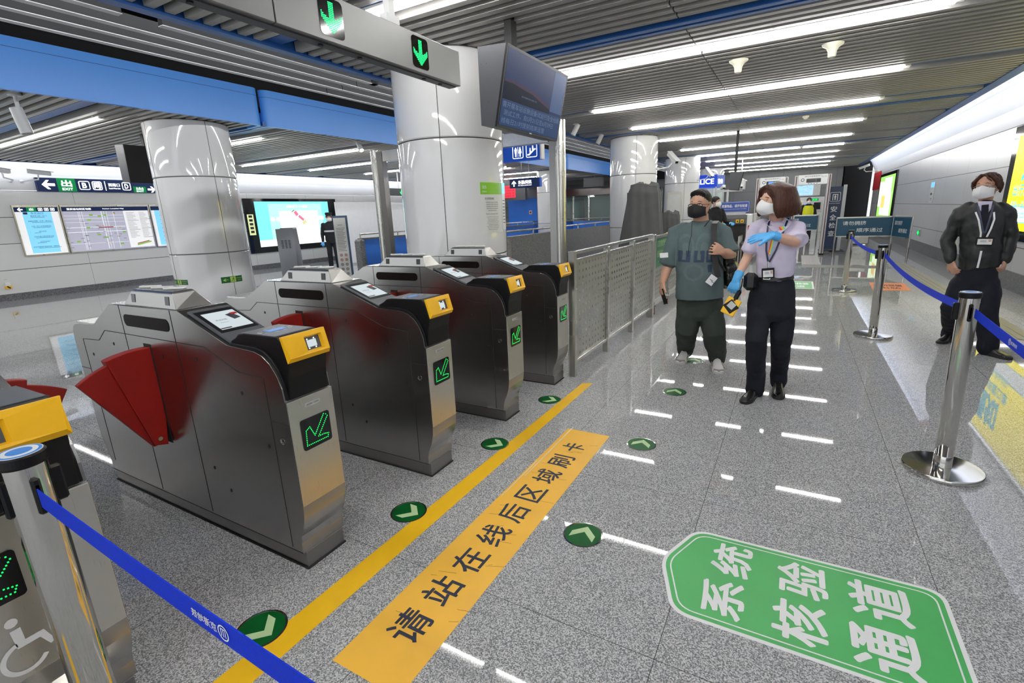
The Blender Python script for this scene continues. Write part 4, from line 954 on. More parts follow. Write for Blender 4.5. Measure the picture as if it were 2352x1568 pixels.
MB().m('white_paint').bb((0, -.05, -.02), (.06, .05, .09), .01).m('tape_yellow').bb((0, -.055, -.07), (.065, .055, -.0)).m('black_print').box((.0655, 0, -.035), (.002, .03, .075), Matrix.Rotation(.8, 3, 'X')).build('box', None, t)
MB().m('paper').bb((0, -.03, .13), (.004, .03, .2)).m('red_paint').bb((.004, -.02, .15), (.005, .02, .155)).build('notice', None, t)

# ================================================================== ON THE NEAR COLUMNS
def curved(cx, cy, r, a0, a1, z0, z1, mt, off=.002, n=10, b=None):
    b = b or MB(); b.m(mt)
    b.lathe([(r + off, z0), (r + off, z1)], (cx, cy, 0), n, False, a0, a1); return b
def curved_text(b, s_, cx, cy, r, amid, z, w, h, off=.004, bold=0):
    vs, fs, asp = glyphs(s_, bold)
    b.add([(cx + (r + off) * math.cos(math.radians(amid) + x * w / r), cy + (r + off) * math.sin(math.radians(amid) + x * w / r), z + y * h) for x, y in vs], fs)
cx, cy, r = -3.54, 4.91, .60
t = empty('column_notice', (0, 0, 0), 0, 'paper notice with a lime green heading stuck on the large column', 'notice')
b = curved(cx, cy, r, -27, 8, 1.36, 1.90, 'paper'); b.build('sheet', None, t, smooth=True)
b = curved(cx, cy, r, -26, 8, 1.77, 1.895, 'lime', .004); b.m('white_print'); curved_text(b, '通告', cx, cy, r, -21, 1.845, .06, .035, .006); curved_text(b, 'Notice', cx, cy, r, -21, 1.80, .055, .02, .006); b.build('heading', None, t)
b = MB().m('navy_print'); curved_text(b, '安全使用闸机', cx, cy, r, -14, 1.725, .14, .026)
for k in range(5): curved_text(b, '· 请在黄线外排队依次通过闸机', cx, cy, r, -10.5 + (k % 2) * .3, 1.685 - k * .022, .20 - (k == 4) * .06, .012)
curved_text(b, 'Please use ticket gates safely', cx, cy, r, -11, 1.56, .19, .016)
for k in range(9): curved_text(b, ('· Stand behind the yellow line until', 'your turn to enter the gate', '· Hold the ticket to the reader')[k % 3], cx, cy, r, -10.5 + (k % 2) * .6, 1.53 - k * .017, .20 - (k % 3) * .02, .009)
b.build('lettering', None, t)
t = empty('column_notice', (0, 0, 0), 0, 'second narrower notice with a pale blue heading at the edge of the large column', 'notice')
b = curved(cx, cy, r, 9.5, 24, 1.38, 1.90, 'paper'); curved(cx, cy, r, 9.5, 24, 1.78, 1.90, 'board_blue', .004, 6, b); b.m('navy_print')
for k in range(8): curved(cx, cy, r, 11, 20, 1.70 - k * .035, 1.708 - k * .035, 'navy_print', .004, 4, b)
b.build('sheet', None, t)
cx, cy, r = -9.03, 5.05, .62
for (a0, a1, z0, z1, lb) in ((-22, 11, .60, .705, 'glowing green exit sticker with a running figure on the left column, right one'), (-107, -70, .615, .70, 'green exit sticker low on the left column, left one, half hidden')):
    t = empty('exit_sticker', (0, 0, 0), 0, lb, 'exit sticker', 'green exit stickers on the left column'); am = (a0 + a1) / 2; zm = (z0 + z1) / 2; da = a1 - a0
    b = curved(cx, cy, r, a0, a1, z0, z1, 'exit_green', .002, 10); b.build('sticker', None, t)
    b = curved(cx, cy, r, am - da * .10, am + da * .16, z0 + .008, z1 - .008, 'exit_lime', .004, 6); b.m('exit_lime'); curved_text(b, '←', cx, cy, r, am - da * .30, zm, .085, .05, .004, .03); curved_text(b, '安全出口', cx, cy, r, am + da * .33, zm + .015, .10, .022, .004); curved_text(b, 'EXIT', cx, cy, r, am + da * .33, zm - .02, .06, .014, .004)
    b.m('exit_green')
    for (du, dz, w_, h_) in ((.01, .028, .012, .012), (.0, .008, .014, .03), (-.018, -.018, .03, .008), (.016, -.018, .008, .03), (.018, .012, .03, .007)): b.lathe([(r + .006, zm + dz - h_ / 2), (r + .006, zm + dz + h_ / 2)], (cx, cy, 0), 2, False, am + da * .03 + math.degrees((du - w_ / 2) / r), am + da * .03 + math.degrees((du + w_ / 2) / r))
    b.build('pictogram', None, t)

# ================================================================== CEILING FITTINGS
def antenna(x, y, label):
    t = empty('ceiling_antenna', (x, y, ZC), 0, label, 'ceiling antenna', 'white ceiling antennas')
    MB().lathe([(.105, -.004), (.10, -.018), (.06, -.045), (.043, -.08), (.040, -.12), (.034, -.135), (.012, -.143)], seg=32).build('dome', 'antenna_white', t, smooth=True)
antenna(-.762, 6.95, 'white trumpet shaped antenna hanging from the slats, left one of the near pair')
antenna(.176, 6.93, 'white trumpet shaped antenna hanging from the slats, right one of the near pair')
def detector(x, y, label):
    t = empty('smoke_detector', (x, y, ZC), 0, label, 'smoke detector', 'smoke detectors in the slats')
    MB().lathe([(.06, 0), (.06, -.02), (.045, -.035), (.03, -.055), (.008, -.06)], seg=24).build('detector_body', 'antenna_white', t, smooth=True)
detector(-.02, 12.1, 'small round smoke detector beyond the first cross strip, over the walkway'); detector(-.064, 18.3, 'small round smoke detector far over the walkway'); detector(-9.9, 6.1, 'small round smoke detector in the left ceiling beside the left column')
def spot(x, y, aim, lit, label, z=ZC, big=1.0, drop=0.0):
    t = empty('ceiling_spotlight', (x, y, z), 0, label, 'spotlight', 'cylindrical ceiling spotlights')
    a = Vector(aim).normalized(); c0 = Vector((0, 0, -.10 * big - drop)); p = c0 + a * .11 * big; q = c0 - a * .11 * big
    MB().cyl((0, 0, .03), (0, 0, -.012), .05 * big, seg=20).cyl((0, 0, 0), (0, 0, -.08 * big - drop), .016 * big, seg=12).build('mount', 'light_grey', t, smooth=True)
    MB().cyl(q, p, .048 * big, seg=24).build('barrel', 'light_grey', t, smooth=True)
    MB().cyl(p, p + a * .003, .040 * big, seg=24).build('lens', 'spot_bulb' if lit else 'black_gloss', t)
spot(-3.93, 9.65, (-.5, -.2, -1), False, 'white spotlight on the blue edge strip right of the monitor, nearer one'); spot(-4.02, 11.3, (-.5, -.2, -1), False, 'white spotlight on the blue edge strip right of the monitor, farther one')
spot(-8.40, 8.3, (.6, -.2, -.8), True, 'lit spotlight under the blue fascia left of the large column'); spot(-8.45, 2.75, (.10, .12, -.97), False, 'large grey spotlight at the upper left picture edge', ZC, 1.35, .16)
spot(-8.4, 14.5, (.6, -.3, -.8), True, 'lit spotlight above the navy ticket sign, left one'); spot(-7.6, 17.2, (.6, -.3, -.8), True, 'lit spotlight above the navy ticket sign, right one')

# ================================================================== HANGING SIGNS BEHIND THE COLUMN
def pict_wc(c, o, xd, yd, s):
    o = Vector(o); xd = Vector(xd); yd = Vector(yd)
    frame_ring(c, o, xd, yd, s, s, s * .05, s * .12)
    for k in (-1, 1):
        q = o + xd * k * s * .2
        c.add([q + xd * math.cos(a) * s * .06 + yd * (s * .3 + math.sin(a) * s * .06) for a in [j * math.pi / 4 for j in range(8)]], [tuple(range(8))])
        w1, w2 = (.12, .08) if k < 0 else (.08, .15)
        c.add([q + xd * -w1 * s + yd * .22 * s, q + xd * w1 * s + yd * .22 * s, q + xd * w2 * s - yd * .1 * s, q - xd * w2 * s - yd * .1 * s], [(0, 1, 2, 3)])
        c.add([q - xd * .06 * s - yd * .1 * s, q + xd * .06 * s - yd * .1 * s, q + xd * .05 * s - yd * .36 * s, q - xd * .05 * s - yd * .36 * s], [(0, 1, 2, 3)])
    c.add([o - xd * .01 * s - yd * .38 * s, o + xd * .01 * s - yd * .38 * s, o + xd * .01 * s + yd * .38 * s, o - xd * .01 * s + yd * .38 * s], [(0, 1, 2, 3)])
def pict_esc(c, o, xd, yd, s):
    o = Vector(o); xd = Vector(xd); yd = Vector(yd)
    frame_ring(c, o, xd, yd, s, s, s * .05, s * .12)
    c.add([o + xd * u * s + yd * v * s for u, v in ((-.38, -.34), (-.2, -.34), (.3, .06), (.38, .06), (.38, .14), (.24, .14), (-.24, -.24), (-.38, -.24))], [(0, 1, 6, 7), (1, 2, 5, 6), (2, 3, 4, 5)])
    for u, v in ((-.12, .0), (.12, .16)):
        c.add([o + xd * (u * s + math.cos(a) * s * .05) + yd * ((v + .17) * s + math.sin(a) * s * .05) for a in [j * math.pi / 4 for j in range(8)]], [tuple(range(8))])
        c.add([o + xd * (u - .06) * s + yd * (v + .1) * s, o + xd * (u + .06) * s + yd * (v + .1) * s, o + xd * (u + .05) * s + yd * (v - .16) * s, o + xd * (u - .05) * s + yd * (v - .16) * s], [(0, 1, 2, 3)])
nY = Vector((0, -1, 0))
t = empty('hanging_sign', (-4.9, 9.0, 2.72), 0, 'blue hanging sign with toilet and escalator symbols behind the large column', 'hanging sign')
c = MB().m('blue_lit').bb((-.75, 0, -.165), (.50, .14, .165)); c.m('white_paint').bb((.50, 0, -.165), (.53, .14, .165)); c.build('lightbox', None, t)
c = MB().m('white_lit'); pict_wc(c, (.02, -.003, 0), Xd, Zd, .24); pict_esc(c, (.32, -.003, 0), Xd, Zd, .24); c.build('lit_symbols', None, t)
MB().cyl((-.5, .07, .165), (-.5, .07, .50), .012).cyl((.3, .07, .165), (.3, .07, .50), .012).build('hanger', 'light_grey', t)
t = empty('hanging_sign', (-6.33, 12.0, 2.33), 0, 'navy hanging sign with an up arrow and white Chinese ticket lettering', 'hanging sign')
c = MB().m('navy_lit').bb((-.46, 0, -.115), (.42, .10, .115)); c.m('blue_lit').bb((.42, 0, -.115), (.45, .10, .115)); c.build('lightbox', None, t)
c = MB().m('white_lit'); exit_arrow(c, (-.33, -.003, 0), -Zd, Xd, .15); put_text(c, '补票/问讯', (.0, -.003, .02), Xd, Zd, .40, .10, .02); put_text(c, 'Fare Adjustment/Information', (.0, -.003, -.06), Xd, Zd, .40, .032, .01); c.build('lit_lettering', None, t)
MB().cyl((-.12, .05, .11), (-.12, .05, 1.66), .010).cyl((.10, .05, .11), (.10, .05, 1.66), .010).build('hanger', 'light_grey', t)
t = empty('hanging_sign', (-13.0, 14.6, 2.50), 0, 'small dark hanging gate sign with a green lit arrow, far left of the large column', 'hanging sign')
MB().m('sign_dark').bb((0, -.9, -.13), (.1, .9, .13)).build('box_section', None, t); c = MB().m('led_green_bright'); exit_arrow(c, (.102, .0, 0), Zd, Yd, .2); c.build('lit_arrow', None, t); MB().cyl((.05, -.1, .13), (.05, -.1, .70), .02).build('hanger', 'light_grey', t)
t = empty('led_message_board', (-12.6, 22.0, 2.75), 0, 'dark hanging board with red lit text behind the large column', 'message board')
MB().m('dark_grey').bb((-1.0, 0, -.55), (1.0, .2, .45)).build('case', None, t); c = MB().m('led_red').bb((-.95, -.01, -.42), (.46, -.004, .15)); c.m('led_red_dark')
for k in range(4): put_text(c, '工作日首班车时间请乘客注意', (-.25, -.014, .06 - .13 * k), Xd, Zd, 1.3, .09)
c.build('lit_text', None, t); MB().cyl((.5, .1, .4), (.5, .1, .75), .03).cyl((-.5, .1, .4), (-.5, .1, .75), .03).build('hanger', 'light_grey', t)

# ================================================================== FAR LEFT OBJECTS
t = empty('grey_kiosk', (-8.05, 5.95, 0), math.radians(38), 'grey metal kiosk cabinet seen from behind, over the second gate', 'kiosk')
MB().m('kiosk_grey').prism([(-.21, 0), (.13, 0), (.13, 1.05), (.04, 1.46), (-.21, 1.46)], 'x', -.15, .15).m('groove').build('cabinet', None, t, bevel=.008)
MB().prism([(.131, .5), (.150, .5), (.150, 1.06), (.062, 1.47), (.042, 1.47), (.131, 1.05)], 'x', -.14, .14).build('screen_side', 'black_plastic', t)
c = MB().m('groove')
for i in range(3):
    for j in range(6): c.bb((-.08 + i * .06, -.2115, 1.12 + j * .025), (-.04 + i * .06, -.2105, 1.132 + j * .025))
c.build('vent_slots', None, t)
t = empty('rules_board', (-9.65, 8.62, 0), math.radians(47), 'tall narrow standing board of rules with round symbols, left of the blue parapet', 'standing board')
MB().bb((-.17, 0, 0), (.17, .06, 1.68)).build('panel', 'board_frame_blue', t); MB().bb((-.16, -.012, .1), (.12, .0, 1.63)).build('face', 'paper', t)
c = MB().m('navy_print'); put_text(c, '乘客须知', (-.02, -.014, 1.46), Xd, Zd, .10, .025)
for k in range(16): c.bb((-.12, -.0135, 1.38 - k * .036), (.08 - (k % 3) * .02, -.013, 1.388 - k * .036))
for k in range(6):
    for q in (-.07, .04):
        c.m('red_paint' if k < 2 else 'navy_print'); o = Vector((q, -.0135, .74 - k * .115)); c.add([o + Vector((math.cos(a) * .035, 0, math.sin(a) * .035)) for a in [j * .524 for j in range(12)]], [tuple(range(12))])
        c.m('paper'); o.y = -.0142; c.add([o + Vector((math.cos(a) * .024, 0, math.sin(a) * .024)) for a in [j * .524 for j in range(12)]], [tuple(range(12))]); c.m('black_print').bb((q - .008, -.0150, o.z - .014), (q + .008, -.0146, o.z + .014))
c.build('print', None, t)
for (y0, y1, z1, lb) in ((12.35, 14.35, 2.20, 'tall white partition panel behind the steel frame, left one'), (14.5, 15.9, 2.18, 'tall white partition panel behind the steel frame, right one')):
    t = empty('partition_screen', (-14.0, y0, 0), 0, lb, 'partition', 'white partition panels')
    MB().bb((-.02, 0, .05), (.02, y1 - y0, z1), .004).build('panel', 'white_paint', t); MB().bb((-.2, .1, 0), (.2, .15, .05)).bb((-.2, y1 - y0 - .15, 0), (.2, y1 - y0 - .1, .05)).build('foot', 'steel_satin', t)
# ================================================================== RIGHT WALL
XQ = XR - .004
def rposter(y0, y1, z0, z1, label, cat, draw):
    t = empty('light_box_advert', (XQ, (y0 + y1) / 2, (z0 + z1) / 2), 0, label, cat); w = (y1 - y0) / 2; h = (z1 - z0) / 2
    MB().m('black_gloss').bb((-.05, -w, -h), (0, w, h)).build('surround', None, t)
    c = MB(); draw(c, w, h); c.build('lit_poster', None, t); return t
def ywl(c, w, h):
    def R(m_, u0, v0, u1, v1, n): c.m(m_).add([(-.052 - n, -u0, v0), (-.052 - n, -u1, v0), (-.052 - n, -u1, v1), (-.052 - n, -u0, v1)], [(0, 1, 2, 3)])
    w2 = w - .25; h2 = h - .16
    R('ad_yellow', -w2, -h2, w2, h2, 0); R('ad_white2', -w2 + .12, -h2 + .14, w2 - .5, -h2 + .38, .001); R('ad_blue', -w2 + .12, -h2 + .37, w2 - .5, -h2 + .385, .002); R('ad_blue', -w2 + .12, -h2 + .12, w2 - .5, -h2 + .135, .002)
    c.m('ad_blue')
    put_text(c, '通知', (-.055, w2 - 1.0, .28), -Yd, Zd, 1.1, .55, .04); put_text(c, '出行请佩戴口罩', (-.055, w2 - 1.0, -.12), -Yd, Zd, 1.6, .19, .02); put_text(c, '保持一米距离 配合测温', (-.055, w2 - .95, -.35), -Yd, Zd, 1.5, .13, .01); put_text(c, '安全出行', (-.056, w2 - .7, -h2 + .26), -Yd, Zd, .8, .12)
rposter(8.2, 12.05, .80, 2.63, 'glowing yellow advert with blue lettering at the right picture edge', 'advertisement', ywl)
def grn(c, w, h):
    def R(m_, u0, v0, u1, v1, n): c.m(m_).add([(-.052 - n, -u0, v0), (-.052 - n, -u1, v0), (-.052 - n, -u1, v1), (-.052 - n, -u0, v1)], [(0, 1, 2, 3)])
    w2 = w - .25; h2 = h - .12
    R('ad_green', -w2, -h2, w2, h2, 0); R('ad_pale', -w2, -h2 * .5, w2 * .6, h2 * .75, .001); R('ad_pale', -w2 * .6, -h2 * .9, w2 * .8, h2 * .2, .0015); R('ad_orange', -w2 * .5, -h2 * .55, 0, h2 * .05, .002); R('ad_white2', -w2 * .3, h2 * .2, w2 * .7, h2 * .9, .002)
rposter(23.9, 28.3, .68, 2.58, 'glowing pale green advert on the right wall beyond the barrier boards', 'advertisement', grn)
t = empty('wall_notice', (XQ, 17.85, 1.65), 0, 'narrow white notice strip with a blue top on the right wall', 'notice')
MB().m('paper').bb((-.012, -.22, -.27), (0, .22, .28)).m('board_blue').bb((-.014, -.22, .14), (-.012, .22, .28)).m('navy_print').bb((-.014, -.05, -.06), (-.012, .15, .0)).bb((-.014, -.1, -.15), (-.012, .12, -.14)).bb((-.014, -.1, -.19), (-.012, .12, -.18)).build('sheet', None, t)
t = empty('exit_light', (XQ, 18.7, .54), 0, 'small green lit exit light low on the right wall', 'exit light')
MB().m('light_grey').bb((-.02, -.2, -.10), (0, .2, .10)).m('green_lit').bb((-.024, -.17, -.08), (-.02, .17, .08)).m('led_green').bb((-.027, -.02, -.06), (-.024, .04, .06)).bb((-.027, -.10, -.02), (-.024, .12, .02)).build('light_face', None, t)
t = empty('red_banner', (XQ, 29.75, 2.35), 0, 'red cloth banner high on the far right wall under a camera', 'banner')
c = MB().m('red_banner').bb((-.03, -1.2, -.38), (0, 1.2, .42)); c.m('red_banner'); c.build('banner_cloth', None, t); c = MB().m('banner_pink'); put_text(c, '疫情防控人人有责', (-.034, 0, .02), -Yd, Zd, 1.9, .26, .0); c.build('lettering', None, t)
bullet((2.55, 29.2, 3.02), (-1, .15, -.35), 'white bullet camera on the right wall above the red banner', .42, arm=[(.0, 0, -.14), (.1, .1, -.22), (.60, .15, -.20)])
t = empty('fire_alarm', (XQ, 33, 0), 0) if False else None
# cameras on the columns
bullet((-2.62, 12.35, 2.66), (.75, -.75, -.72), 'white bullet camera on the column behind the grey covered machine', .40, arm=[(-.02, -.0, -.12), (-.10, .02, -.20), (-.36, .08, -.22)])
bullet((-2.72, 18.5, 2.64), (.75, -.75, -.95), 'white bullet camera on the column beside the police booth', .42, arm=[(-.02, .0, -.12), (-.10, .02, -.20), (-.36, .1, -.22)])
bullet((-1.95, 21.2, 2.45), (.9, -.5, -.5), 'small white bullet camera hanging right of the police booth', .34, arm=[(0, 0, .1), (0, .05, .4), (0, .05, .74)])

# ================================================================== BARRIER BOARDS
def board_barrier(loc, rz, label, w, lines, group, small=False):
    t = empty('barrier_board', loc, rz, label, 'barrier board', group)
    for x in (-w / 2, w / 2): MB().cyl((x, 0, 0), (x, 0, 1.10), .022, seg=14).build('leg', 'steel_polished', t, smooth=True)
    MB().bb((-w / 2, -.022, 1.06), (w / 2, .022, 1.10), .004).build('top_rail', 'steel_satin', t); MB().bb((-w / 2, -.018, .56), (w / 2, .018, .585)).build('bottom_rail', 'steel_satin', t)
    MB().bb((-w / 2 + .02, -.008, .585), (w / 2 - .02, .008, 1.06)).build('panel', 'teal_panel', t)
    c = MB().m('white_paint')
    for s_, u, z, ww in lines:
        put_text(c, s_, (u * w, -.011, z), Xd, Zd, ww * w, .11, .006); put_text(c, s_, (-u * w, .011, z), -Xd, Zd, ww * w, .11, .006)
    c.build('lettering', None, t)
    return t
LN = [('请勿拥挤', -.18, .93, .42), ('顺序通过', .10, .74, .46)]
board_barrier((1.63, 16.7, 0), 0, 'teal barrier board with white Chinese lettering, broad side facing the camera', 1.28, LN, 'teal barrier boards')
board_barrier((2.36, 16.05, 0), math.radians(-75), 'short teal barrier board turned edgewise at the right end of the broad one', .95, LN, 'teal barrier boards')
board_barrier((.05, 20.8, 0), 0, 'teal barrier board seen through the walk-through detector', 1.25, LN, 'teal barrier boards')
t = empty('waste_bin', (2.0, 21.5, 0), 0, 'grey steel bin standing behind the broad barrier board', 'bin')
MB().m('steel_satin').bb((-.28, -.2, .03), (.28, .2, .95), .03).build('body', None, t); MB().m('groove').bb((-.15, -.205, .7), (.15, -.2, .8)).build('opening', None, t)
# security check sign
t = empty('security_check_sign', (.98, 18.3, 0), 0, 'tall navy standing sign with a doorway symbol and Chinese security lettering', 'standing sign')
MB().m('navy_board').bb((-.20, -.03, .10), (.17, .03, 1.96), .004).build('panel', None, t)
MB().m('light_grey').bb((-.235, -.045, .06), (-.20, .045, 2.0)).bb((.17, -.045, .06), (.26, .045, 2.0)).build('edge_profile', None, t)
c = MB().m('white_paint'); o = (-.015, -.034, 1.66); frame_ring(c, o, Xd, Zd, .27, .27, .012, .03)
for a, q in (((-.07, -.1), (-.05, .07)), ((.05, -.1), (.07, .07)), ((-.07, .06), (.07, .08)), ((-.018, -.09), (-.003, .0)), ((.003, -.09), (.018, .0)), ((-.025, -.02), (.025, .03))): c.bb((o[0] + a[0], -.036, o[2] + a[1]), (o[0] + q[0], -.034, o[2] + q[1]))
c.box((o[0], -.035, o[2] + .045), (.024, .002, .022)); put_text(c, 'Security Check', (-.015, -.036, 1.47), Xd, Zd, .27, .035, .01)
for k, ch in enumerate('安全检查'): put_text(c, ch, (-.015, -.036, 1.30 - .24 * k), Xd, Zd, .17, .17, .01)
c.build('lettering', None, t)
MB().bb((-.3, -.28, .04), (.36, -.22, .07)).bb((-.3, .22, .04), (.36, .28, .07)).bb((-.02, -.28, .03), (.06, .28, .08)).build('foot', 'dark_grey', t)
# walk-through detectors
def detector_gate(x0, x1, y, label, lit):
    t = empty('walk_through_detector', ((x0 + x1) / 2, y, 0), 0, label, 'metal detector', 'walk-through metal detectors'); w = (x1 - x0) / 2
    for s_ in (-1, 1):
        c = MB().m('light_grey').bb((s_ * w - .045, -.25, .03), (s_ * w + .045, .25, 2.30), .012); c.m('maroon').bb((s_ * w - .012, -.262, .05), (s_ * w + .012, -.25, 2.28)); c.m('black_plastic').bb((s_ * w - .06, -.28, 0), (s_ * w + .06, .28, .05))
        c.build('side_panel', None, t, bevel=.003)
    c = MB().m('white_paint').bb((-w + .045, -.16, 2.03), (w - .045, .16, 2.31), .006); hb = c.build('header', None, t)
    c = MB().m('black_gloss').bb((-.16, -.166, 2.09), (.20, -.16, 2.20)); c.m('screen_blue' if lit else 'dark_grey').bb((-.10, -.168, 2.11), (.06, -.166, 2.18)); c.m('led_green' if lit else 'grey_plastic').bb((.07, -.168, 2.11), (.10, -.166, 2.18))
    c.m('teal_panel'); frame_ring(c, (-w + .16, -.163, 2.17), Xd, Zd, .09, .09, .016, .04); c.m('navy_print')
    for k in range(4): c.box((-.10 + k * .07, -.162, 2.06), (.02, .004, .02))
    put_text(c, '通过式金属探测门', (0, -.163, 2.265), Xd, Zd, .42, .035); put_text(c, '区位 计数', (w - .14, -.163, 2.24), Xd, Zd, .12, .025)
    c.build('control_face', None, hb)
detector_gate(-1.13, -.36, 17.75, 'walk-through metal detector with a lit blue display, left one', True)
detector_gate(-.10, .73, 17.55, 'walk-through metal detector right one, beside the navy security sign', False)
# x-ray baggage machine
t = empty('baggage_scanner', (-1.55, 15.4, 0), 0, 'grey baggage x-ray machine with a dark curtained mouth', 'x-ray machine')
MB().m('scanner_grey').bb((-.50, .05, .25), (.42, 1.9, 1.27), .02).build('tunnel_body', None, t)
MB().m('grey_plastic').bb((-.46, -.06, 1.02), (.36, .08, 1.18), .006).build('mouth_hood', None, t)
c = MB().m('rubber')
for k in range(12): c.bb((-.42 + k * .062, .0 + (k % 2) * .008, .50), (-.362 + k * .062, .01 + (k % 2) * .008, 1.02))
c.build('lead_curtain', None, t)
MB().m('white_paint').bb((.36, -.10, .10), (.50, .5, 1.27), .01).build('side_cover', None, t); MB().m('light_grey').bb((.50, -.0, .10), (.60, 1.6, 1.30), .02).build('side_cover', None, t)
c = MB().m('black_gloss').bb((.40, -.108, .70), (.46, -.10, .98)); c.m('led_red').bb((.41, -.112, .86), (.45, -.108, .96)); c.build('signal_lamp', None, t)
c = MB().m('tape_yellow')
for u in (-.40, -.28, .12, .24): c.bb((u - .04, -.064, 1.06), (u + .04, -.06, 1.15))
c.m('black_print')
for u in (-.40, -.28, .12, .24): c.box((u, -.065, 1.10), (.03, .002, .04))
c.build('warning_label', None, t)
MB().m('dark_grey').bb((-.50, -1.0, .50), (.36, -.1, .56), .01).bb((-.50, -1.0, .56), (-.46, -.1, .60)).build('roller_table', None, t); MB().m('steel_satin').bb((.26, -1.05, .50), (.30, -.1, .74)).build('table_guard', None, t)
for u, v in ((-.44, -.92), (.28, -.92), (-.44, -.2), (.28, -.2)): MB().cyl((u, v, 0), (u, v, .5), .02, seg=10).build('leg', 'steel_satin', t)
MB().m('dark_grey').bb((-.45, .1, .05), (.38, 1.85, .25)).build('chassis', None, t)
t = empty('desk_sign', (-1.55, 15.55, 1.285), 0, 'blue sign board with white Chinese lettering on top of the baggage machine', 'sign')
b = MB().m('blue_board').box((0, 0, .20), (.78, .03, .30), Matrix.Rotation(math.radians(-6), 3, 'X'), .005); b.m('white_paint'); b.X = Matrix.Translation((0, 0, .20)) @ Matrix.Rotation(math.radians(-6), 4, 'X')
frame_ring(b, (0, -.0165, 0), Xd, Zd, .74, .27, .006, .01); put_text(b, '贵重物品，请开包检查', (0, -.017, .03), Xd, Zd, .66, .085, .012); put_text(b, 'For valuable items, please open your bag for manual checking', (0, -.017, -.055), Xd, Zd, .62, .024, .008); b.build('panel', None, t)
MB().m('light_grey').bb((-.3, -.06, -.01), (.3, .06, .06)).build('foot', None, t)
t = empty('camera_post', (-1.98, 17.55, 0), 0, 'white camera post with small cameras above the baggage machine', 'camera post')
MB().m('light_grey').cyl((0, 0, 0), (0, 0, 1.98), .035, seg=14).build('pole', None, t, smooth=True); MB().m('light_grey').bb((-.36, -.03, 1.96), (.42, .03, 2.02)).build('cross_bar', None, t)
for u in (-.15, .36): MB().m('white_paint').box((u, -.05, 2.10), (.10, .22, .09), Matrix.Rotation(.5, 3, 'Z') @ Matrix.Rotation(-.3, 3, 'X'), .01).m('black_gloss').box((u + .045, -.15, 2.065), (.06, .01, .05), Matrix.Rotation(.5, 3, 'Z')).build('small_camera', None, t)
MB().m('light_grey').bb((.28, -.12, 2.0), (.50, .05, 2.30), .02).build('lamp_box', None, t)
# covered machine, cabinet
def cover(loc, rz, w, d, z0, z1, tw, label, seed):
    t = empty('covered_machine', loc, rz, label, 'covered machine'); rr = random.Random(seed); b = MB(); rings = []; n = 96
    for j in range(29):
        s_ = j / 28; z = z0 + (z1 - z0) * s_; kx = w / 2 * (1 - (1 - tw) * s_ ** 1.1); ky = d / 2 * (1 - .35 * s_); ring = []
        if s_ > .93: kx *= .93; ky *= .9
        for i in range(n):
            a = 2 * math.pi * i / n; cxx = math.cos(a); sy = math.sin(a); q = max(abs(cxx), abs(sy)); fx = cxx / q * .82 + cxx * .18; fy = sy / q * .82 + sy * .18
            fold = 1 + (1 - s_ * .7) * .075 * math.sin(a * 7 + seed + s_ * 1.5) * (.6 + .4 * math.sin(a * 2 + 1)) + .018 * math.sin(a * 13 + s_ * 5)
            ring.append((fx * kx * fold + .05 * (s_ - .5) * w, fy * ky * fold, z + .03 * math.sin(a * 3 + 1) * (s_ > .9) + (-.02 * math.cos(a * 6) if j == 0 else 0)))
        rings.append(ring)
    rings.append([(p[0] * .5, p[1] * .5, p[2] + .035 + .01 * math.sin(i)) for i, p in enumerate(rings[-1])])
    b.ring_loft(rings); b.build('cloth_cover', 'cloth_cover', t, smooth=True)
    MB().m('dark_grey').bb((-w * .3, -d * .3, .08), (w * .3, d * .3, z1 - .15)).build('machine_body', None, t)
    for u in (-1, 1):
        for v in (-1, 1): MB().m('rubber').cyl((u * w * .25 - .02, v * d * .25, .04), (u * w * .25 + .02, v * d * .25, .04), .04, seg=14).build('caster', None, t)
    return t
cover((-3.02, 11.35, 0), .15, 1.06, .85, .12, 2.05, .60, 'tall machine draped in a dark grey cloth in front of a white column', 2)
cover((-2.62, 12.3, 0), .1, .55, .6, .1, 1.42, .7, 'lower grey cloth-covered machine behind the tall draped one', 5)
t = empty('metal_cabinet', (-3.12, 15.2, 0), .1, 'pale grey metal cabinet between the draped machine and the second column', 'cabinet')
MB().m('cabinet_cream').bb((-.20, -.2, .03), (.18, .25, 1.98), .006).build('body', None, t); MB().m('light_grey').bb((-.17, -.215, .1), (.16, -.2, 1.9)).build('door', None, t); MB().m('steel_satin').bb((.10, -.225, 1.15), (.12, -.215, 1.3)).build('handle', None, t)

# ================================================================== POLICE BOOTH, TICKET OFFICE, FAR WALL EQUIPMENT
t = empty('police_booth', (-3.25, 21.0, 0), 0, 'glass police booth with a blue lettered fascia beside the second column', 'booth')
MB().m('blue_lit2').bb((-1.0, 0, 2.25), (.48, 1.6, 2.70)).build('fascia', None, t); MB().m('blue_side').bb((.48, .0, 2.22), (.74, .05, 2.66)).build('fascia_side', None, t)
c = MB().m('white_lit'); put_text(c, 'POLICE', (-.06, -.012, 2.46), Xd, Zd, .86, .20, .02); put_text(c, '警务', (.60, -.012, 2.44), Xd, Zd, .18, .18, .01); c.build('lettering', None, t)
for u in (-.98, -.25, .45, .72): MB().m('light_grey').bb((u - .025, 0, 0), (u + .025, .06, 2.25)).build('mullion', None, t)
MB().m('glass').bb((-.95, .02, .9), (.70, .035, 2.2)).build('glazing', None, t); MB().m('light_grey').bb((-.98, 0, 0), (.72, .05, .9)).build('lower_panel', None, t)
t = empty('ticket_office', (-9.0, 26.0, 0), 0, 'glass walled ticket office with a dark brown canopy behind the stair opening', 'ticket office')
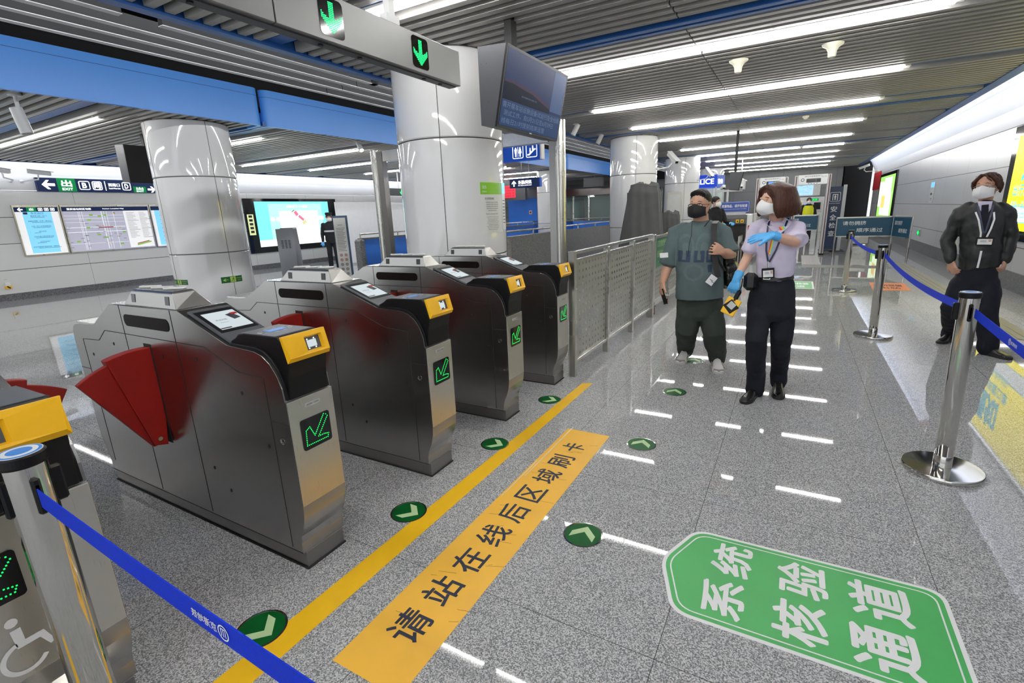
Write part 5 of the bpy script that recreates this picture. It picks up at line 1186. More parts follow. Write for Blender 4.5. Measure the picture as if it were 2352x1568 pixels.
MB().m('brown_canopy').prism([(-2.6, 2.35), (2.6, 2.35), (2.6, 2.62), (-2.3, 2.72), (-2.6, 2.6)], 'y', -.5, 1.5).build('canopy', None, t)
for u in (-2.5, -1.75, -.85, .35, 1.4, 2.4): MB().m('steel_satin').bb((u - .035, 0, 0), (u + .035, .07, 2.35)).build('mullion', None, t)
MB().m('glass').bb((-2.5, .03, 1.0), (2.4, .045, 2.35)).build('glazing', None, t); MB().m('light_grey').bb((-2.5, 0, 0), (2.4, .06, 1.0)).build('counter_front', None, t)
MB().m('booth_wall').bb((-2.5, 1.9, 0), (2.6, 2.0, 2.6)).build('back_wall', None, t); MB().m('office_door').bb((-2.4, 1.0, 0), (-1.5, 1.06, 2.2)).build('door', None, t)
MB().m('black_plastic').bb((1.3, .5, 1.25), (1.75, .6, 1.55)).bb((.5, .5, 1.15), (.9, .56, 1.45)).build('monitor', None, t); MB().m('lamp_soft').bb((-1.2, .8, 2.30), (-.9, 1.0, 2.33)).bb((1.0, .8, 2.30), (1.3, 1.0, 2.33)).build('ceiling_light', None, t)
c = MB().m('paper').bb((1.3, .02, 1.95), (1.8, .028, 2.12)); c.m('red_paint').bb((1.36, .018, 2.03), (1.7, .02, 2.08)); c.build('window_label', None, t)
MB().m('antenna_white').ball((.9, -.35, 2.26), .14, 16, 10).m('black_gloss').ball((.9, -.37, 2.2), .09, 14, 8).build('dome_camera', None, t, smooth=True)
t = empty('wall_monitor', (-8.9, 24.2, 2.72), 0, 'dark hanging screen above the ticket office canopy', 'monitor')
MB().m('dark_grey').bb((-.55, 0, -.02), (.45, .2, .42)).build('case', None, t); MB().m('light_grey').cyl((0, .1, .42), (0, .1, .50), .03).build('hanger', None, t)
t = empty('blue_wall_panel', (-13.6, 25.0, 0), 0, 'bright blue wall panel seen behind the large column', 'wall panel'); MB().m('pit_blue').bb((-.7, 0, 0), (1.1, .1, 2.35)).build('panel', None, t); MB().m('white_paint').bb((.62, -.01, 1.5), (.8, 0, 1.7)).m('red_paint').bb((.66, -.012, 1.55), (.76, -.01, 1.65)).build('notice', None, t)
t = empty('line_map_screen', (.32, YB - .01, 2.18), 0, 'large white screen with a route map on the far wall', 'screen')
MB().m('light_grey').bb((-.58, -.06, -.33), (.62, 0, .33)).build('case', None, t); c = MB().m('screen_map').bb((-.54, -.065, -.29), (.30, -.06, .29)); c.m('map_line')
rr = random.Random(5)
for k in range(26): c.box((-.12 + rr.uniform(-.28, .28), -.067, rr.uniform(-.2, .2)), (rr.uniform(.03, .25), .002, .008), Matrix.Rotation(rr.uniform(0, 3), 3, 'Y'))
c.build('display', None, t)
for (x, lb, lit) in ((.62, 'ticket vending machine with a green lit header in the far wall', True), (-.75, 'ticket vending machine in the far wall, left one', False)):
    t = empty('ticket_machine', (x, YB - .3, 0), 0, lb, 'ticket machine', 'ticket machines in the far wall')
    MB().m('light_grey').bb((-.55, 0, 0), (.55, .29, 1.78), .01).build('body', None, t)
    c = MB().m('steel_dark').bb((-.48, -.01, 1.0), (.48, 0, 1.62)); c.build('front_recess', None, t)
    c = MB().m('green_lit' if lit else 'grey_plastic').bb((-.25, -.02, 1.58), (.28, -.01, 1.70)); c.m('led_green' if lit else 'grey_plastic'); put_text(c, '自动售票', (.02, -.024, 1.64), Xd, Zd, .42, .08); c.build('header_sign', None, t)
    c = MB().m('screen_blue').bb((-.34, -.02, 1.2), (-.02, -.01, 1.45)); c.m('black_gloss').bb((.1, -.02, 1.15), (.40, -.01, 1.5)); c.build('touch_screen', None, t)
for (x, y, z) in ():
    pass
# ================================================================== PEOPLE
def fuse(mb, name, mt, parent, voxel=.007, smooth=4, wr=0.0, wscale=.09, dec=0):
    """melts the collected closed shapes into one continuous surface"""
    me = bpy.data.meshes.new('tmp'); me.from_pydata([tuple(v) for v in mb.v], [], mb.f)
    bm = bmesh.new(); bm.from_mesh(me); bmesh.ops.recalc_face_normals(bm, faces=bm.faces); bm.to_mesh(me); bm.free()
    o = bpy.data.objects.new('tmp', me); S.collection.objects.link(o)
    r = o.modifiers.new('r', 'REMESH'); r.mode = 'VOXEL'; r.voxel_size = voxel; r.adaptivity = 0
    if smooth: s_ = o.modifiers.new('s', 'SMOOTH'); s_.iterations = smooth; s_.factor = .5
    if wr:
        tx = bpy.data.textures.new(name + '_folds', 'CLOUDS'); tx.noise_scale = wscale; tx.noise_depth = 1
        d = o.modifiers.new('d', 'DISPLACE'); d.texture = tx; d.strength = wr; d.mid_level = .5; d.texture_coords = 'LOCAL'
    dg = bpy.context.evaluated_depsgraph_get(); dg.update(); e = o.evaluated_get(dg)
    m2 = bpy.data.meshes.new_from_object(e); m2.name = name
    bpy.data.objects.remove(o); bpy.data.meshes.remove(me)
    m2.materials.clear(); m2.materials.append(M[mt]); m2.polygons.foreach_set('use_smooth', [True] * len(m2.polygons)); m2.polygons.foreach_set('material_index', [0] * len(m2.polygons))
    ob = bpy.data.objects.new(name, m2); link(ob, parent); return ob
class Fig:
    """a figure standing at a base point; J reads a joint off the picture on the upright plane through the base"""
    def __init__(s, base, name, label):
        s.o = Vector((base[0], base[1], 0)); s.n = Vector((base[0], base[1], 0)).normalized(); s.R = Vector((s.n.y, -s.n.x, 0)); s.F = -s.n
        s.t = empty(name, s.o, 0, label, 'person')
    def J(s, px, py, toward=0.0):
        d = ray(px, py); q = s.o + s.F * toward; k = q.dot(s.n) / Vector((d.x, d.y, 0)).dot(s.n)
        return Vector((0, 0, EYE)) + d * k - s.o
    def W(s, px, py, hw, toward=0.0): return (s.J(px + hw, py, toward) - s.J(px - hw, py, toward)).length / 2
    def G(s, px, py):
        return atz(px, py) - s.o
    def stack(s, mb, rows, seg=28, up=None):
        """rows of (px, py, half width in px, depth half m, toward)"""
        pts = [s.J(r[0], r[1], r[4] if len(r) > 4 else 0) for r in rows]; rad = [(s.W(r[0], r[1], r[2]), r[3]) for r in rows]
        mb.tube(pts, rad, seg, up=s.R); return mb
def capped(mb, pts, rs, seg=16, up=None):
    """tube with rounded ends"""
    pts = [Vector(p) for p in pts]; rs = [r if isinstance(r, tuple) else (r, r) for r in rs]
    a = (pts[0] - pts[1]).normalized(); b = (pts[-1] - pts[-2]).normalized(); r0 = min(rs[0]); r1 = min(rs[-1])
    P_ = [pts[0] + a * r0 * .85, pts[0] + a * r0 * .5] + pts + [pts[-1] + b * r1 * .5, pts[-1] + b * r1 * .85]
    Q = [tuple(v * .4 for v in rs[0]), tuple(v * .8 for v in rs[0])] + rs + [tuple(v * .8 for v in rs[-1]), tuple(v * .4 for v in rs[-1])]
    mb.tube(P_, Q, seg, up=up); return mb
def hand(mb, wrist, d, back, thumb=1, L=.175, curl=(.25, .3, .35, .4), spread=.05, rf=.0078, wide=.040, tcurl=.4, tang=.65):
    """wrist point, direction of the hand, direction out of its back, side of the thumb"""
    d = Vector(d).normalized(); n = Vector(back); n = (n - d * n.dot(d)).normalized(); l = d.cross(n) * thumb; w = Vector(wrist); k = L / .175
    pl = .088 * k
    mb.tube([w - d * .01, w + d * .02 * k, w + d * .05 * k, w + d * (pl - .004), w + d * (pl + .006)], [(wide * .72, .017), (wide * .85, .017), (wide, .0165), (wide * 1.02, .0135), (wide * .9, .009)], 18, up=l)
    for i, (off, ln) in enumerate(((.75, .070), (.25, .079), (-.25, .073), (-.75, .058))):
        q = w + d * (pl - .012 * (1 + abs(off) * .2)) + l * off * wide * .98; dd = (d + l * off * spread * 2).normalized(); P_ = [q, q + dd * .014]; a = 0; c = curl[i]
        for j, f in enumerate((.42, .32, .26)):
            a += c * (1.15 if j == 1 else .9); v = (dd * math.cos(a) - n * math.sin(a)).normalized(); P_.append(P_[-1] + v * ln * k * f)
        capped(mb, P_, [rf * 1.08, rf * 1.08, rf * 1.02, rf * .95, rf * .84], 10)
    q = w + d * .022 * k + l * wide * .55 - n * .004; dd = (d * math.cos(tang) + l * math.sin(tang)).normalized(); e = (d * .9 + l * .3 - n * tcurl).normalized()
    capped(mb, [q, q + dd * .035 * k, q + dd * .055 * k + e * .012, q + dd * .055 * k + e * .038], [rf * 1.7, rf * 1.35, rf * 1.15, rf * .95], 10)
    return mb
def head(mb, c, f, u, s=1.0, jaw=1.0):
    """head shape round its centre c, facing f"""
    f = Vector(f).normalized(); u = Vector(u); u = (u - f * u.dot(f)).normalized(); r = f.cross(u)
    B = Matrix((r, f, u)).transposed()
    def bl(p, rad, sc=(1, 1, 1)):
        vs = MB().ball((0, 0, 0), rad * s, 22, 16, sc); mb.add([c + B @ (Vector(p) * s + v) for v in vs.v], vs.f)
    bl((0, -.012, .028), .092, (.86, 1.06, .98)); bl((0, .018, .0), .080, (.86, .98, 1.05)); bl((0, .030, -.055), .055, (1.0 * jaw, 1.05, .95)); bl((0, .050, -.085), .030, (1.15, .9, .75)); bl((0, .008, -.035), .070, (.98 * jaw, 1.0, .95))
    bl((0, .088, .026), .030, (1.5, .35, .45))
    P_ = [c + B @ (Vector(p) * s) for p in ((0, .083, .022), (0, .098, -.006), (0, .106, -.024), (0, .094, -.033))]
    mb.tube(P_, [.008 * s, .010 * s, .0135 * s, .009 * s], 10)
    for k in (-1, 1):
        bl((k * .035, .072, -.012), .024, (1, .8, .9)); bl((k * .078, -.008, -.004), .026, (.28, .6, 1.05)); bl((k * .084, -.014, .004), .022, (.22, .65, 1.0))
    bl((0, .082, -.058), .017, (1.5, .6, .55))
    return B
def face_bits(fig, c, B, s, brow='hair_black', narrow=.5):
    for k in (-1, 1):
        e = MB(); q = c + B @ (Vector((k * .0315, .078, .008)) * s)
        v = MB().ball((0, 0, 0), .0125 * s, 14, 10, (1.15, .6, narrow)); e.m('eye_white').add([q + B @ p for p in v.v], v.f)
        v = MB().ball((0, .0052 * s, 0), .0062 * s, 12, 8, (1, .5, narrow * 1.3)); e.m('black_gloss').add([q + B @ p for p in v.v], v.f); e.build('eye', None, fig.t, smooth=True)
        b = MB(); b.tube([c + B @ (Vector(p) * s) for p in ((k * .014, .094, .030), (k * .03, .091, .036), (k * .048, .078, .031))], [.0022 * s, .003 * s, .0015 * s], 6); b.build('eyebrow', brow, fig.t)
        b = MB(); b.tube([c + B @ (Vector(p) * s) for p in ((k * .018, .0885, .0125), (k * .031, .0885, .0165), (k * .045, .079, .012))], [.0016 * s, .0018 * s, .0012 * s], 6); b.build('eyelid', brow, fig.t)
def mask(fig, c, B, s, mt, ridge=1.0, name='face_mask'):
    b = MB(); N, K = 14, 9; out = []; inn = []
    for j in range(K + 1):
        v = -1 + 2 * j / K
        for i in range(N + 1):
            a = -1.28 + 2.56 * i / N; sh = math.cos(a)
            x = .078 * math.sin(a); fy = .036 + .066 * sh ** .8 + .028 * ridge * max(0, sh) ** 3 * (1 - v * v) + .004 * math.exp(-(x / .006) ** 2)
            z = -.045 + v * (.052 - .020 * abs(math.sin(a)) ** 1.5) + .010 * (v > 0) * v * math.exp(-(x / .02) ** 2)
            if v < 0: fy -= .012 * v * v
            out.append(c + B @ (Vector((x, fy, z)) * s)); inn.append(c + B @ (Vector((x * .96, fy - .006, z)) * s))
    n = N + 1; m = len(out); fs = []
    for j in range(K):
        for i in range(N):
            q = j * n + i; fs.append((q, q + 1, q + n + 1, q + n)); fs.append((m + q, m + q + n, m + q + n + 1, m + q + 1))
    edge = [i for i in range(n)] + [j * n + N for j in range(1, K + 1)] + [K * n + i for i in range(N - 1, -1, -1)] + [j * n for j in range(K - 1, 0, -1)]
    for i, q in enumerate(edge): w = edge[(i + 1) % len(edge)]; fs.append((q, w, m + w, m + q))
    b.add(out + inn, fs); o = b.build(name, mt, fig.t, smooth=True)
    l = MB()
    for k in (-1, 1):
        for z0, z1 in ((-.010, .012), (-.075, -.022)): l.tube([c + B @ (Vector(p) * s) for p in ((k * .073, .052, z0 - .012), (k * .080, .02, (z0 + z1) / 2), (k * .082, -.012, z1))], .0014, 6)
    l.build('ear_loops', mt, o); return o
def glasses(fig, c, B, s, mt, hgt=.014, lens=True):
    b = MB()
    for k in (-1, 1):
        P_ = [c + B @ (Vector((k * .034 + .023 * math.cos(a) * (1 + .12 * math.cos(2 * a)), .100 - .006 * abs(math.cos(a)), .004 + hgt * math.sin(a) * (1.0))) * s) for a in [2 * math.pi * i / 20 for i in range(21)]]
        b.tube(P_, .0024, 6); b.tube([c + B @ (Vector(p) * s) for p in ((k * .058, .094, .008), (k * .078, .05, .008), (k * .083, -.010, .004))], .0018, 6)
    b.tube([c + B @ (Vector(p) * s) for p in ((-.012, .102, .006), (0, .105, .009), (.012, .102, .006))], .0018, 6)
    return b.build('glasses', mt, fig.t, smooth=True)
def shoe(fig, heel, toe, mt, sole, h=.085, wid=.045, name='shoe', laces=None, hem=None):
    heel = Vector(heel); toe = Vector(toe); d = (toe - heel); L = d.length; d.normalize(); up = Vector((0, 0, 1)); r = d.cross(up).normalized(); b = MB(); rings = []
    prof = [(-.02, .55, .045), (.0, .78, h * .9), (.10, .84, h), (.28, .82, h * .98), (.42, .86, h * .80), (.58, 1.0, h * .62), (.75, 1.05, h * .52), (.90, .88, h * .42), (.98, .55, h * .33), (1.01, .25, h * .2)]
    for u, w, z in prof:
        o_ = heel + d * L * u
        rings.append([o_ + r * wid * w * math.copysign(abs(math.cos(a)) ** .75, math.cos(a)) + up * (max(0, math.sin(a)) ** .7 * (z - .018) + .018) if math.sin(a) > 0 else o_ + r * wid * w * math.copysign(abs(math.cos(a)) ** .75, math.cos(a)) + up * .016 for a in [2 * math.pi * k / 20 for k in range(20)]])
    b.ring_loft(rings); s_ = b.build(name, mt, fig.t, smooth=True)
    b = MB(); P_ = []
    for u, w, z in prof: P_.append((u, w * 1.06))
    poly = [heel + d * L * u + r * wid * w for u, w in P_] + [heel + d * L * u - r * wid * w for u, w in P_[::-1]]; n = len(poly)
    b.add([p + up * .0 for p in poly] + [p + up * .022 for p in poly], [list(range(n))[::-1], list(range(n, 2 * n))] + [(i, (i + 1) % n, n + (i + 1) % n, n + i) for i in range(n)]); b.build('sole', sole, s_)
    if laces:
        b = MB()
        for k in range(4):
            u = .30 + k * .075; z = h * (.98 - .115 * k); o_ = heel + d * L * u; b.tube([o_ - r * wid * .45 + up * (z * .93), o_ + up * (z + .004), o_ + r * wid * .45 + up * (z * .93)], .0032, 6)
        b.build('laces', laces, s_)
    return s_
def strap_band(b, pts, w, th, side):
    rings = []
    for i, p in enumerate(pts):
        p = Vector(p); t_ = (Vector(pts[min(i + 1, len(pts) - 1)]) - Vector(pts[max(i - 1, 0)])).normalized(); sd = Vector(side); sd = (sd - t_ * sd.dot(t_)).normalized(); n = t_.cross(sd)
        rings.append([p + sd * w / 2 + n * th / 2, p - sd * w / 2 + n * th / 2, p - sd * w / 2 - n * th / 2, p + sd * w / 2 - n * th / 2])
    b.ring_loft(rings); return b
def locks(mb, c, B, s, ends, r0=.02, crown=(0, -.02, .112)):
    for (p1, p2, p3, r) in ends:
        P_ = [c + B @ (Vector(q) * s) for q in (crown, p1, p2, p3)]
        Q = []; 
        for i in range(10):
            t_ = i / 9 * 3; k = min(2, int(t_)); f_ = t_ - k; Q.append(P_[k].lerp(P_[k + 1], f_))
        mb.tube(Q, [r * s * (.7 + .3 * math.sin(math.pi * i / 9)) * (1 if i < 8 else (.75 if i == 8 else .4)) for i in range(10)], 10)
    return mb

# ------------------------------------------------------------------ woman in lilac shirt
w = Fig((-.085, 4.30), 'person', 'woman in a lilac uniform shirt, blue gloves and white mask, pointing with one arm')
J, R_, Fw = w.J, w.R, w.F; U_ = Vector((0, 0, 1))
body = MB()
hc = J(1778, 461, .06); hf = (-R_ * .80 + Fw * .62 - U_ * .06).normalized(); hu = (U_ + R_ * .10).normalized()
B = head(body, hc, hf, hu, .98)
body.tube([J(1782, 487, .03), J(1785, 506, .0), J(1785, 524, -.02)], [(.050, .054), (.050, .052), (.062, .055)], 20, up=R_)
w.stack(body, [(1785, 516, 20, .05, -.01), (1787, 530, 40, .075), (1785, 560, 40, .095), (1781, 600, 38, .085), (1779, 632, 38, .09), (1776, 660, 42, .09), (1772, 690, 44, .09)])
hipL, hipR = J(1750, 690, .02), J(1796, 690, -.01)
fR = (w.G(1735, 905), w.G(1707, 928)); fL = (w.G(1786, 892), w.G(1787, 908))
kR = J(1737, 780, .14); kL = J(1795, 770, .02)
aR = fR[0] + Vector((0, 0, .09)) + (fR[1] - fR[0]) * .1; aL = fL[0] + Vector((0, 0, .09))
body.tube([hipL, kR, aR - Fw * .02], [.072, .048, .022], 18); body.tube([hipR, kL, kL.lerp(aL, .6), aL - Fw * .03], [.072, .045, .03, .020], 18)
# her left arm, bent across toward the left of the picture
sh, el, wr = J(1832, 524, .02), J(1826, 556, .14), J(1774, 540, .26)
capped(body, [sh, sh.lerp(el, .5), el, el.lerp(wr, .35), el.lerp(wr, .7), wr], [.046, .043, .040, .038, .031, .0245], 18)
sh2, el2, wr2 = J(1737, 522, .02), J(1717, 590, .02), J(1692, 640, .10)
capped(body, [sh2, sh2.lerp(el2, .5), el2, el2.lerp(wr2, .35), el2.lerp(wr2, .7), wr2], [.044, .041, .036, .035, .029, .0235], 18)
hd = (J(1715, 549, .30) - wr).normalized(); hand(body, wr, hd, U_ * .75 + Fw * .45, -1, .165, (.10, .12, .16, .22), .10, .0060, .034)
hd2 = (J(1683, 680, .14) - wr2).normalized(); hand(body, wr2, hd2, -R_ * .5 + Fw * .8, 1, .157, (.75, .8, .85, .9), .02, .0058, .033)
fuse(body, 'body', 'skin_light', w.t, .0055, 3)
g = MB(); hand(g, wr + hd * .0, hd, U_ * .75 + Fw * .45, -1, .170, (.10, .12, .16, .22), .10, .0098, .0425); capped(g, [wr + hd * .02, wr, wr - (wr - el).normalized() * .045], [(.036, .024), (.033, .028), (.036, .033)], 18, up=hd.cross(U_ * .75 + Fw * .45)); fuse(g, 'glove', 'glove_blue', w.t, .0034, 2, .0012, .02)
g = MB(); hand(g, wr2, hd2, -R_ * .5 + Fw * .8, 1, .162, (.75, .8, .85, .9), .02, .0098, .0425); capped(g, [wr2 + hd2 * .02, wr2, wr2 - (wr2 - el2).normalized() * .05], [(.036, .026), (.031, .029), (.036, .034)], 18, up=hd2.cross(-R_ * .5 + Fw * .8)); fuse(g, 'glove', 'glove_blue', w.t, .0034, 2, .0012, .02)
# shirt
s = MB(); w.stack(s, [(1786, 507, 15, .055, -.012), (1786, 512, 25, .070, -.01), (1786, 519, 43, .088, 0), (1784, 530, 47, .105, .01), (1784, 550, 46, .125, .015), (1783, 575, 47, .125, .015), (1782, 600, 46, .120, .01), (1780, 620, 43, .115, .01), (1779, 632, 41, .108, .005), (1779, 638, 40, .102, 0)], 36)
sl = sh.lerp(el, .72); capped(s, [J(1815, 517, .0), sh + U_ * .0, sh.lerp(el, .45), sl], [.050, .056, .060, .064], 22)
s.tube([sh.lerp(el, .35), sl + (el - sh) * .20 + R_ * .018], [.056, .072], 22)
capped(s, [J(1755, 517, .0), sh2, sh2.lerp(el2, .4), sh2.lerp(el2, .72)], [.050, .055, .053, .056], 22); s.tube([sh2.lerp(el2, .3), sh2.lerp(el2, .80)], [.052, .062], 22)
shirt = fuse(s, 'shirt', 'lilac_cloth', w.t, .007, 4, .016, .10)
c = MB()
for k, (a, b_, d_) in enumerate((((1772, 508), (1770, 520), (1783, 531)), ((1800, 505), (1806, 520), (1789, 533)))):
    P_ = [J(*a, .065), J(a[0] + (b_[0] - a[0]) * .5 + (-6 if k == 0 else 9), (a[1] + b_[1]) / 2, .085), J(*b_, .115), J(*d_, .125)]
    strap_band(c, [P_[0], P_[1], P_[2], P_[3]], .038, .005, R_ * (.8 if k else -.8) + U_ * .4)
c.build('collar', 'lilac_cloth', shirt)
c = MB()
for k, mt in enumerate(('tie_red', 'tie_orange', 'tie_yellow', 'tie_green', 'tie_blue')):
    c.m(mt); u = k - 2
    P_ = [J(1777 + u * 1.4, 545, .138 + k * .0004), J(1772 + u * 1.7, 566, .148 + k * .0004), J(1768 + u * 1.2, 584, .146 + k * .0004)]; strap_band(c, P_, .0068, .002, R_)
    strap_band(c, [J(1792 + u * 2.6 + 3, 520 - u * .6, .128), J(1797 + u * 2.6 + 3, 527 - u * .6, .130)], .0085, .002, R_)
c.build('rainbow_scarf', None, shirt)
b = MB(); n_ = [J(1768, 505, .06), J(1764, 520, .122), J(1761, 545, .145), J(1760, 575, .150), J(1764, 600, .148)]; strap_band(b, n_, .013, .003, R_)
n_ = [J(1811, 501, .05), J(1806, 513, .105), J(1797, 538, .138), J(1782, 575, .148), J(1767, 602, .148)]; strap_band(b, n_, .013, .003, R_)
lan = b.build('lanyard', 'navy', w.t)
MB().m('steel_polished').cyl(J(1765, 600, .155), J(1764, 616, .155), .004).build('clasp', None, lan)
def card(fig, p, rz, tilt, wd, hg, parent):
    Rm = Matrix((fig.R, -fig.F, U_)).transposed() @ Matrix.Rotation(tilt, 3, 'Y'); b = MB()
    b.m('black_plastic').box(p, (wd, .012, hg), Rm, .004); b.m('white_print').box(p + Rm @ Vector((0, -.0065, -.004)), (wd * .78, .002, hg * .66), Rm); b.m('skin_light').box(p + Rm @ Vector((wd * .27, -.008, .006)), (wd * .16, .001, hg * .26), Rm); b.m('navy_print').box(p + Rm @ Vector((-wd * .08, -.008, .006)), (wd * .34, .001, .003), Rm); b.box(p + Rm @ Vector((-wd * .08, -.008, -.004)), (wd * .34, .001, .003), Rm)
    return b.build('badge', None, parent)
card(w, J(1764, 627, .165), 0, -.10, .085, .075, lan)
# trousers
s = MB(); w.stack(s, [(1779, 634, 41, .100, 0), (1777, 650, 47, .112, 0), (1774, 675, 53, .122, 0), (1770, 700, 56, .122, .01), (1769, 722, 55, .118, .02), (1768, 735, 44, .09, .02)], 36)
def leg(mb, pts, rs): capped(mb, pts, rs, 22, up=None)
leg(s, [J(1746, 705, .02), J(1742, 735, .08), kR, kR.lerp(aR, .4), aR + U_ * .09, aR - U_ * .05], [.084, .086, .079, .073, .070, .072])
leg(s, [J(1797, 705, -.01), J(1797, 735, .0), kL, kL.lerp(aL, .4), aL + U_ * .09, aL - U_ * .035], [.090, .090, .082, .072, .066, .066])
tr = fuse(s, 'trousers', 'navy_cloth', w.t, .0085, 4, .014, .09)
b = MB(); w.stack(b, [(1779, 632, 43.5, .114, .0), (1779, 641, 44.5, .118, .0)], 36); bt = b.build('belt', 'black_leather', w.t, smooth=True)
Rm = Matrix((R_, -Fw, U_)).transposed(); b = MB(); frame_ring(b, J(1761, 637, .128), R_, U_, .05, .032, .006, .006); b.build('buckle', 'steel_polished', bt)
MB().m('black_leather').box(J(1724, 646, .085), (.10, .07, .14), Rm, .028).build('pouch', None, w.t)
shoe(w, fR[0], fR[1], 'black_leather', 'rubber', .085, .044, laces='black_leather'); shoe(w, fL[0], fL[1] + (fL[1] - fL[0]) * .6, 'black_leather', 'rubber', .085, .044, laces='black_leather')
face_bits(w, hc, B, .98, 'hair_brown', .38); mask(w, hc, B, 1.0, 'mask_white', 1.15)
h = MB(); v = MB().ball((0, 0, 0), .104, 24, 16, (.93, 1.02, .98)); h.add([hc + B @ (q + Vector((0, -.026, .034))) for q in v.v], v.f)
ends = []
for k in range(19):   # curtain of hair round the back, lifted to the picture's right
    a = math.radians(60 + k * 13.33); x = math.sin(a); y = math.cos(a); out = 1.0 + .18 * max(0, -math.cos(a))
    ends.append(((.088 * x, .088 * y - .02, .07), (.108 * x * out, .104 * y * out - .02, -.02), (.118 * x * out * 1.08, .118 * y * out * 1.15 - .03, -.118 + .025 * max(0, -y)), .040))
for k in (-1, 1): ends.append(((k * .052, .060, .092), (k * .088, .052, .04), (k * .100, .038, -.055), .018)); ends.append(((k * .03, .062, .105), (k * .075, .066, .075), (k * .096, .05, .0), .016))
locks(h, hc, B, 1.0, ends); fuse(h, 'hair', 'hair_brown', w.t, .006, 16, .003, .03)
# hand-held detector in her lowered hand
t = empty('handheld_scanner', (0, 0, 0), 0, 'yellow and black hand-held scanner in the blue-gloved lowered hand', 'hand-held scanner'); t.location = w.o
P0 = J(1697, 672, .17); P1 = J(1672, 716, .20); d = (P1 - P0).normalized(); sd = R_; sd = (sd - d * sd.dot(d)).normalized(); nn = d.cross(sd); Rm2 = Matrix((sd, d, nn)).transposed(); mid = P0.lerp(P1, .5)
MB().m('tape_yellow').box(P0.lerp(P1, .72), (.105, .135, .028), Rm2, .006).m('black_plastic').box(P0.lerp(P1, .72) + nn * .002, (.088, .08, .030), Rm2 @ Matrix.Rotation(.5, 3, 'Z'), .004).m('light_grey').box(P0.lerp(P1, .66) + nn * .004, (.05, .05, .030), Rm2 @ Matrix.Rotation(.3, 3, 'Z')).build('paddle', None, t)
MB().m('black_plastic').box(P0.lerp(P1, .18), (.034, .10, .030), Rm2, .010).build('handle', None, t); MB().tube([P0, J(1704, 655, .16), J(1706, 640, .14)], .005, 8).build('wrist_strap', 'strap_black', t)

# ------------------------------------------------------------------ man in the green T-shirt
m = Fig((-.70, 4.95), 'person', 'man in a grey green T-shirt, black mask and glasses, holding a shoulder strap')
J, R_, Fw = m.J, m.R, m.F
body = MB(); hc = J(1607, 471, .05); hf = (-R_ * .34 + Fw * .93 - U_ * .05).normalized(); B = head(body, hc, hf, U_, 1.08, 1.12)
body.tube([J(1609, 492, .02), J(1610, 508, 0), J(1610, 522, -.02)], [(.066, .066), (.068, .066), (.08, .07)], 20, up=R_)
m.stack(body, [(1610, 520, 28, .07, -.01), (1609, 535, 46, .10), (1607, 570, 46, .125), (1606, 610, 46, .13), (1607, 650, 47, .13), (1608, 690, 48, .12)])
gR = (m.G(1573, 822), m.G(1572, 834)); gL = (m.G(1645, 842), m.G(1650, 860))
gR = (gR[0], gR[0] + (Fw * .24 - R_ * .04)); gL = (gL[0] + Fw * -.02, gL[0] + Fw * .24 + R_ * .02)
kR = J(1577, 755, .06); kL = J(1640, 765, .08); aR = gR[0] + U_ * .10; aL = gL[0] + U_ * .10
body.tube([J(1582, 700, 0), kR, aR - Fw * .03], [.085, .055, .024], 18); body.tube([J(1632, 700, 0), kL, aL - Fw * .03], [.085, .055, .024], 18)
shR, elR, wrR = J(1552, 533, .0), J(1536, 608, .0), J(1522, 648, .08)
capped(body, [shR, shR.lerp(elR, .5), elR, elR.lerp(wrR, .4), wrR], [.056, .053, .048, .046, .031], 18)
shL, elL, wrL = J(1662, 533, .0), J(1678, 586, .06), J(1660, 578, .21)
capped(body, [shL, shL.lerp(elL, .5), elL, elL.lerp(wrL, .4), wrL], [.056, .055, .052, .050, .032], 18)
hdR = (J(1518, 676, .11) - wrR).normalized(); hand(body, wrR, hdR, -R_ * .75 + Fw * .4, -1, .175, (.45, .5, .5, .55), .02, .0092, .043)
hdL = (-R_ * .78 + U_ * .5 + Fw * .3).normalized(); hand(body, wrL, hdL, Fw * .85 + U_ * .35, -1, .165, (.85, .9, .9, .95), .10, .0080, .046, .5)
fuse(body, 'body', 'skin_tan', m.t, .0042, 3)
s = MB(); m.stack(s, [(1609, 506, 18, .075, -.01), (1609, 511, 29, .088, -.01), (1609, 519, 44, .105, 0), (1608, 532, 56, .130, .0), (1606, 555, 55, .155, .01), (1606, 590, 54, .168, .02), (1606, 625, 54, .172, .02), (1606, 655, 55, .170, .02), (1606, 678, 55.5, .165, .015), (1606, 684, 55, .162, .015)], 40)
capped(s, [J(1573, 522, 0), shR - R_ * .005, shR.lerp(elR, .5), shR.lerp(elR, .88)], [.060, .066, .076, .082], 22); s.tube([shR.lerp(elR, .5), shR.lerp(elR, .98) - R_ * .004], [.074, .088], 22)
capped(s, [J(1643, 522, 0), shL + R_ * .005, shL.lerp(elL, .5), shL.lerp(elL, .8)], [.060, .066, .074, .078], 22); s.tube([shL.lerp(elL, .5), shL.lerp(elL, .92)], [.074, .086], 22)
shirt = fuse(s, 'shirt', 'tee_green', m.t, .0075, 4, .022, .12)
lab = MB(); Rm = Matrix((R_, -Fw, U_)).transposed()
shirt.data.materials.append(M['tee_print']); shirt.data.materials.append(M['tee_ghost'])
C0 = J(1603, 585, .19)
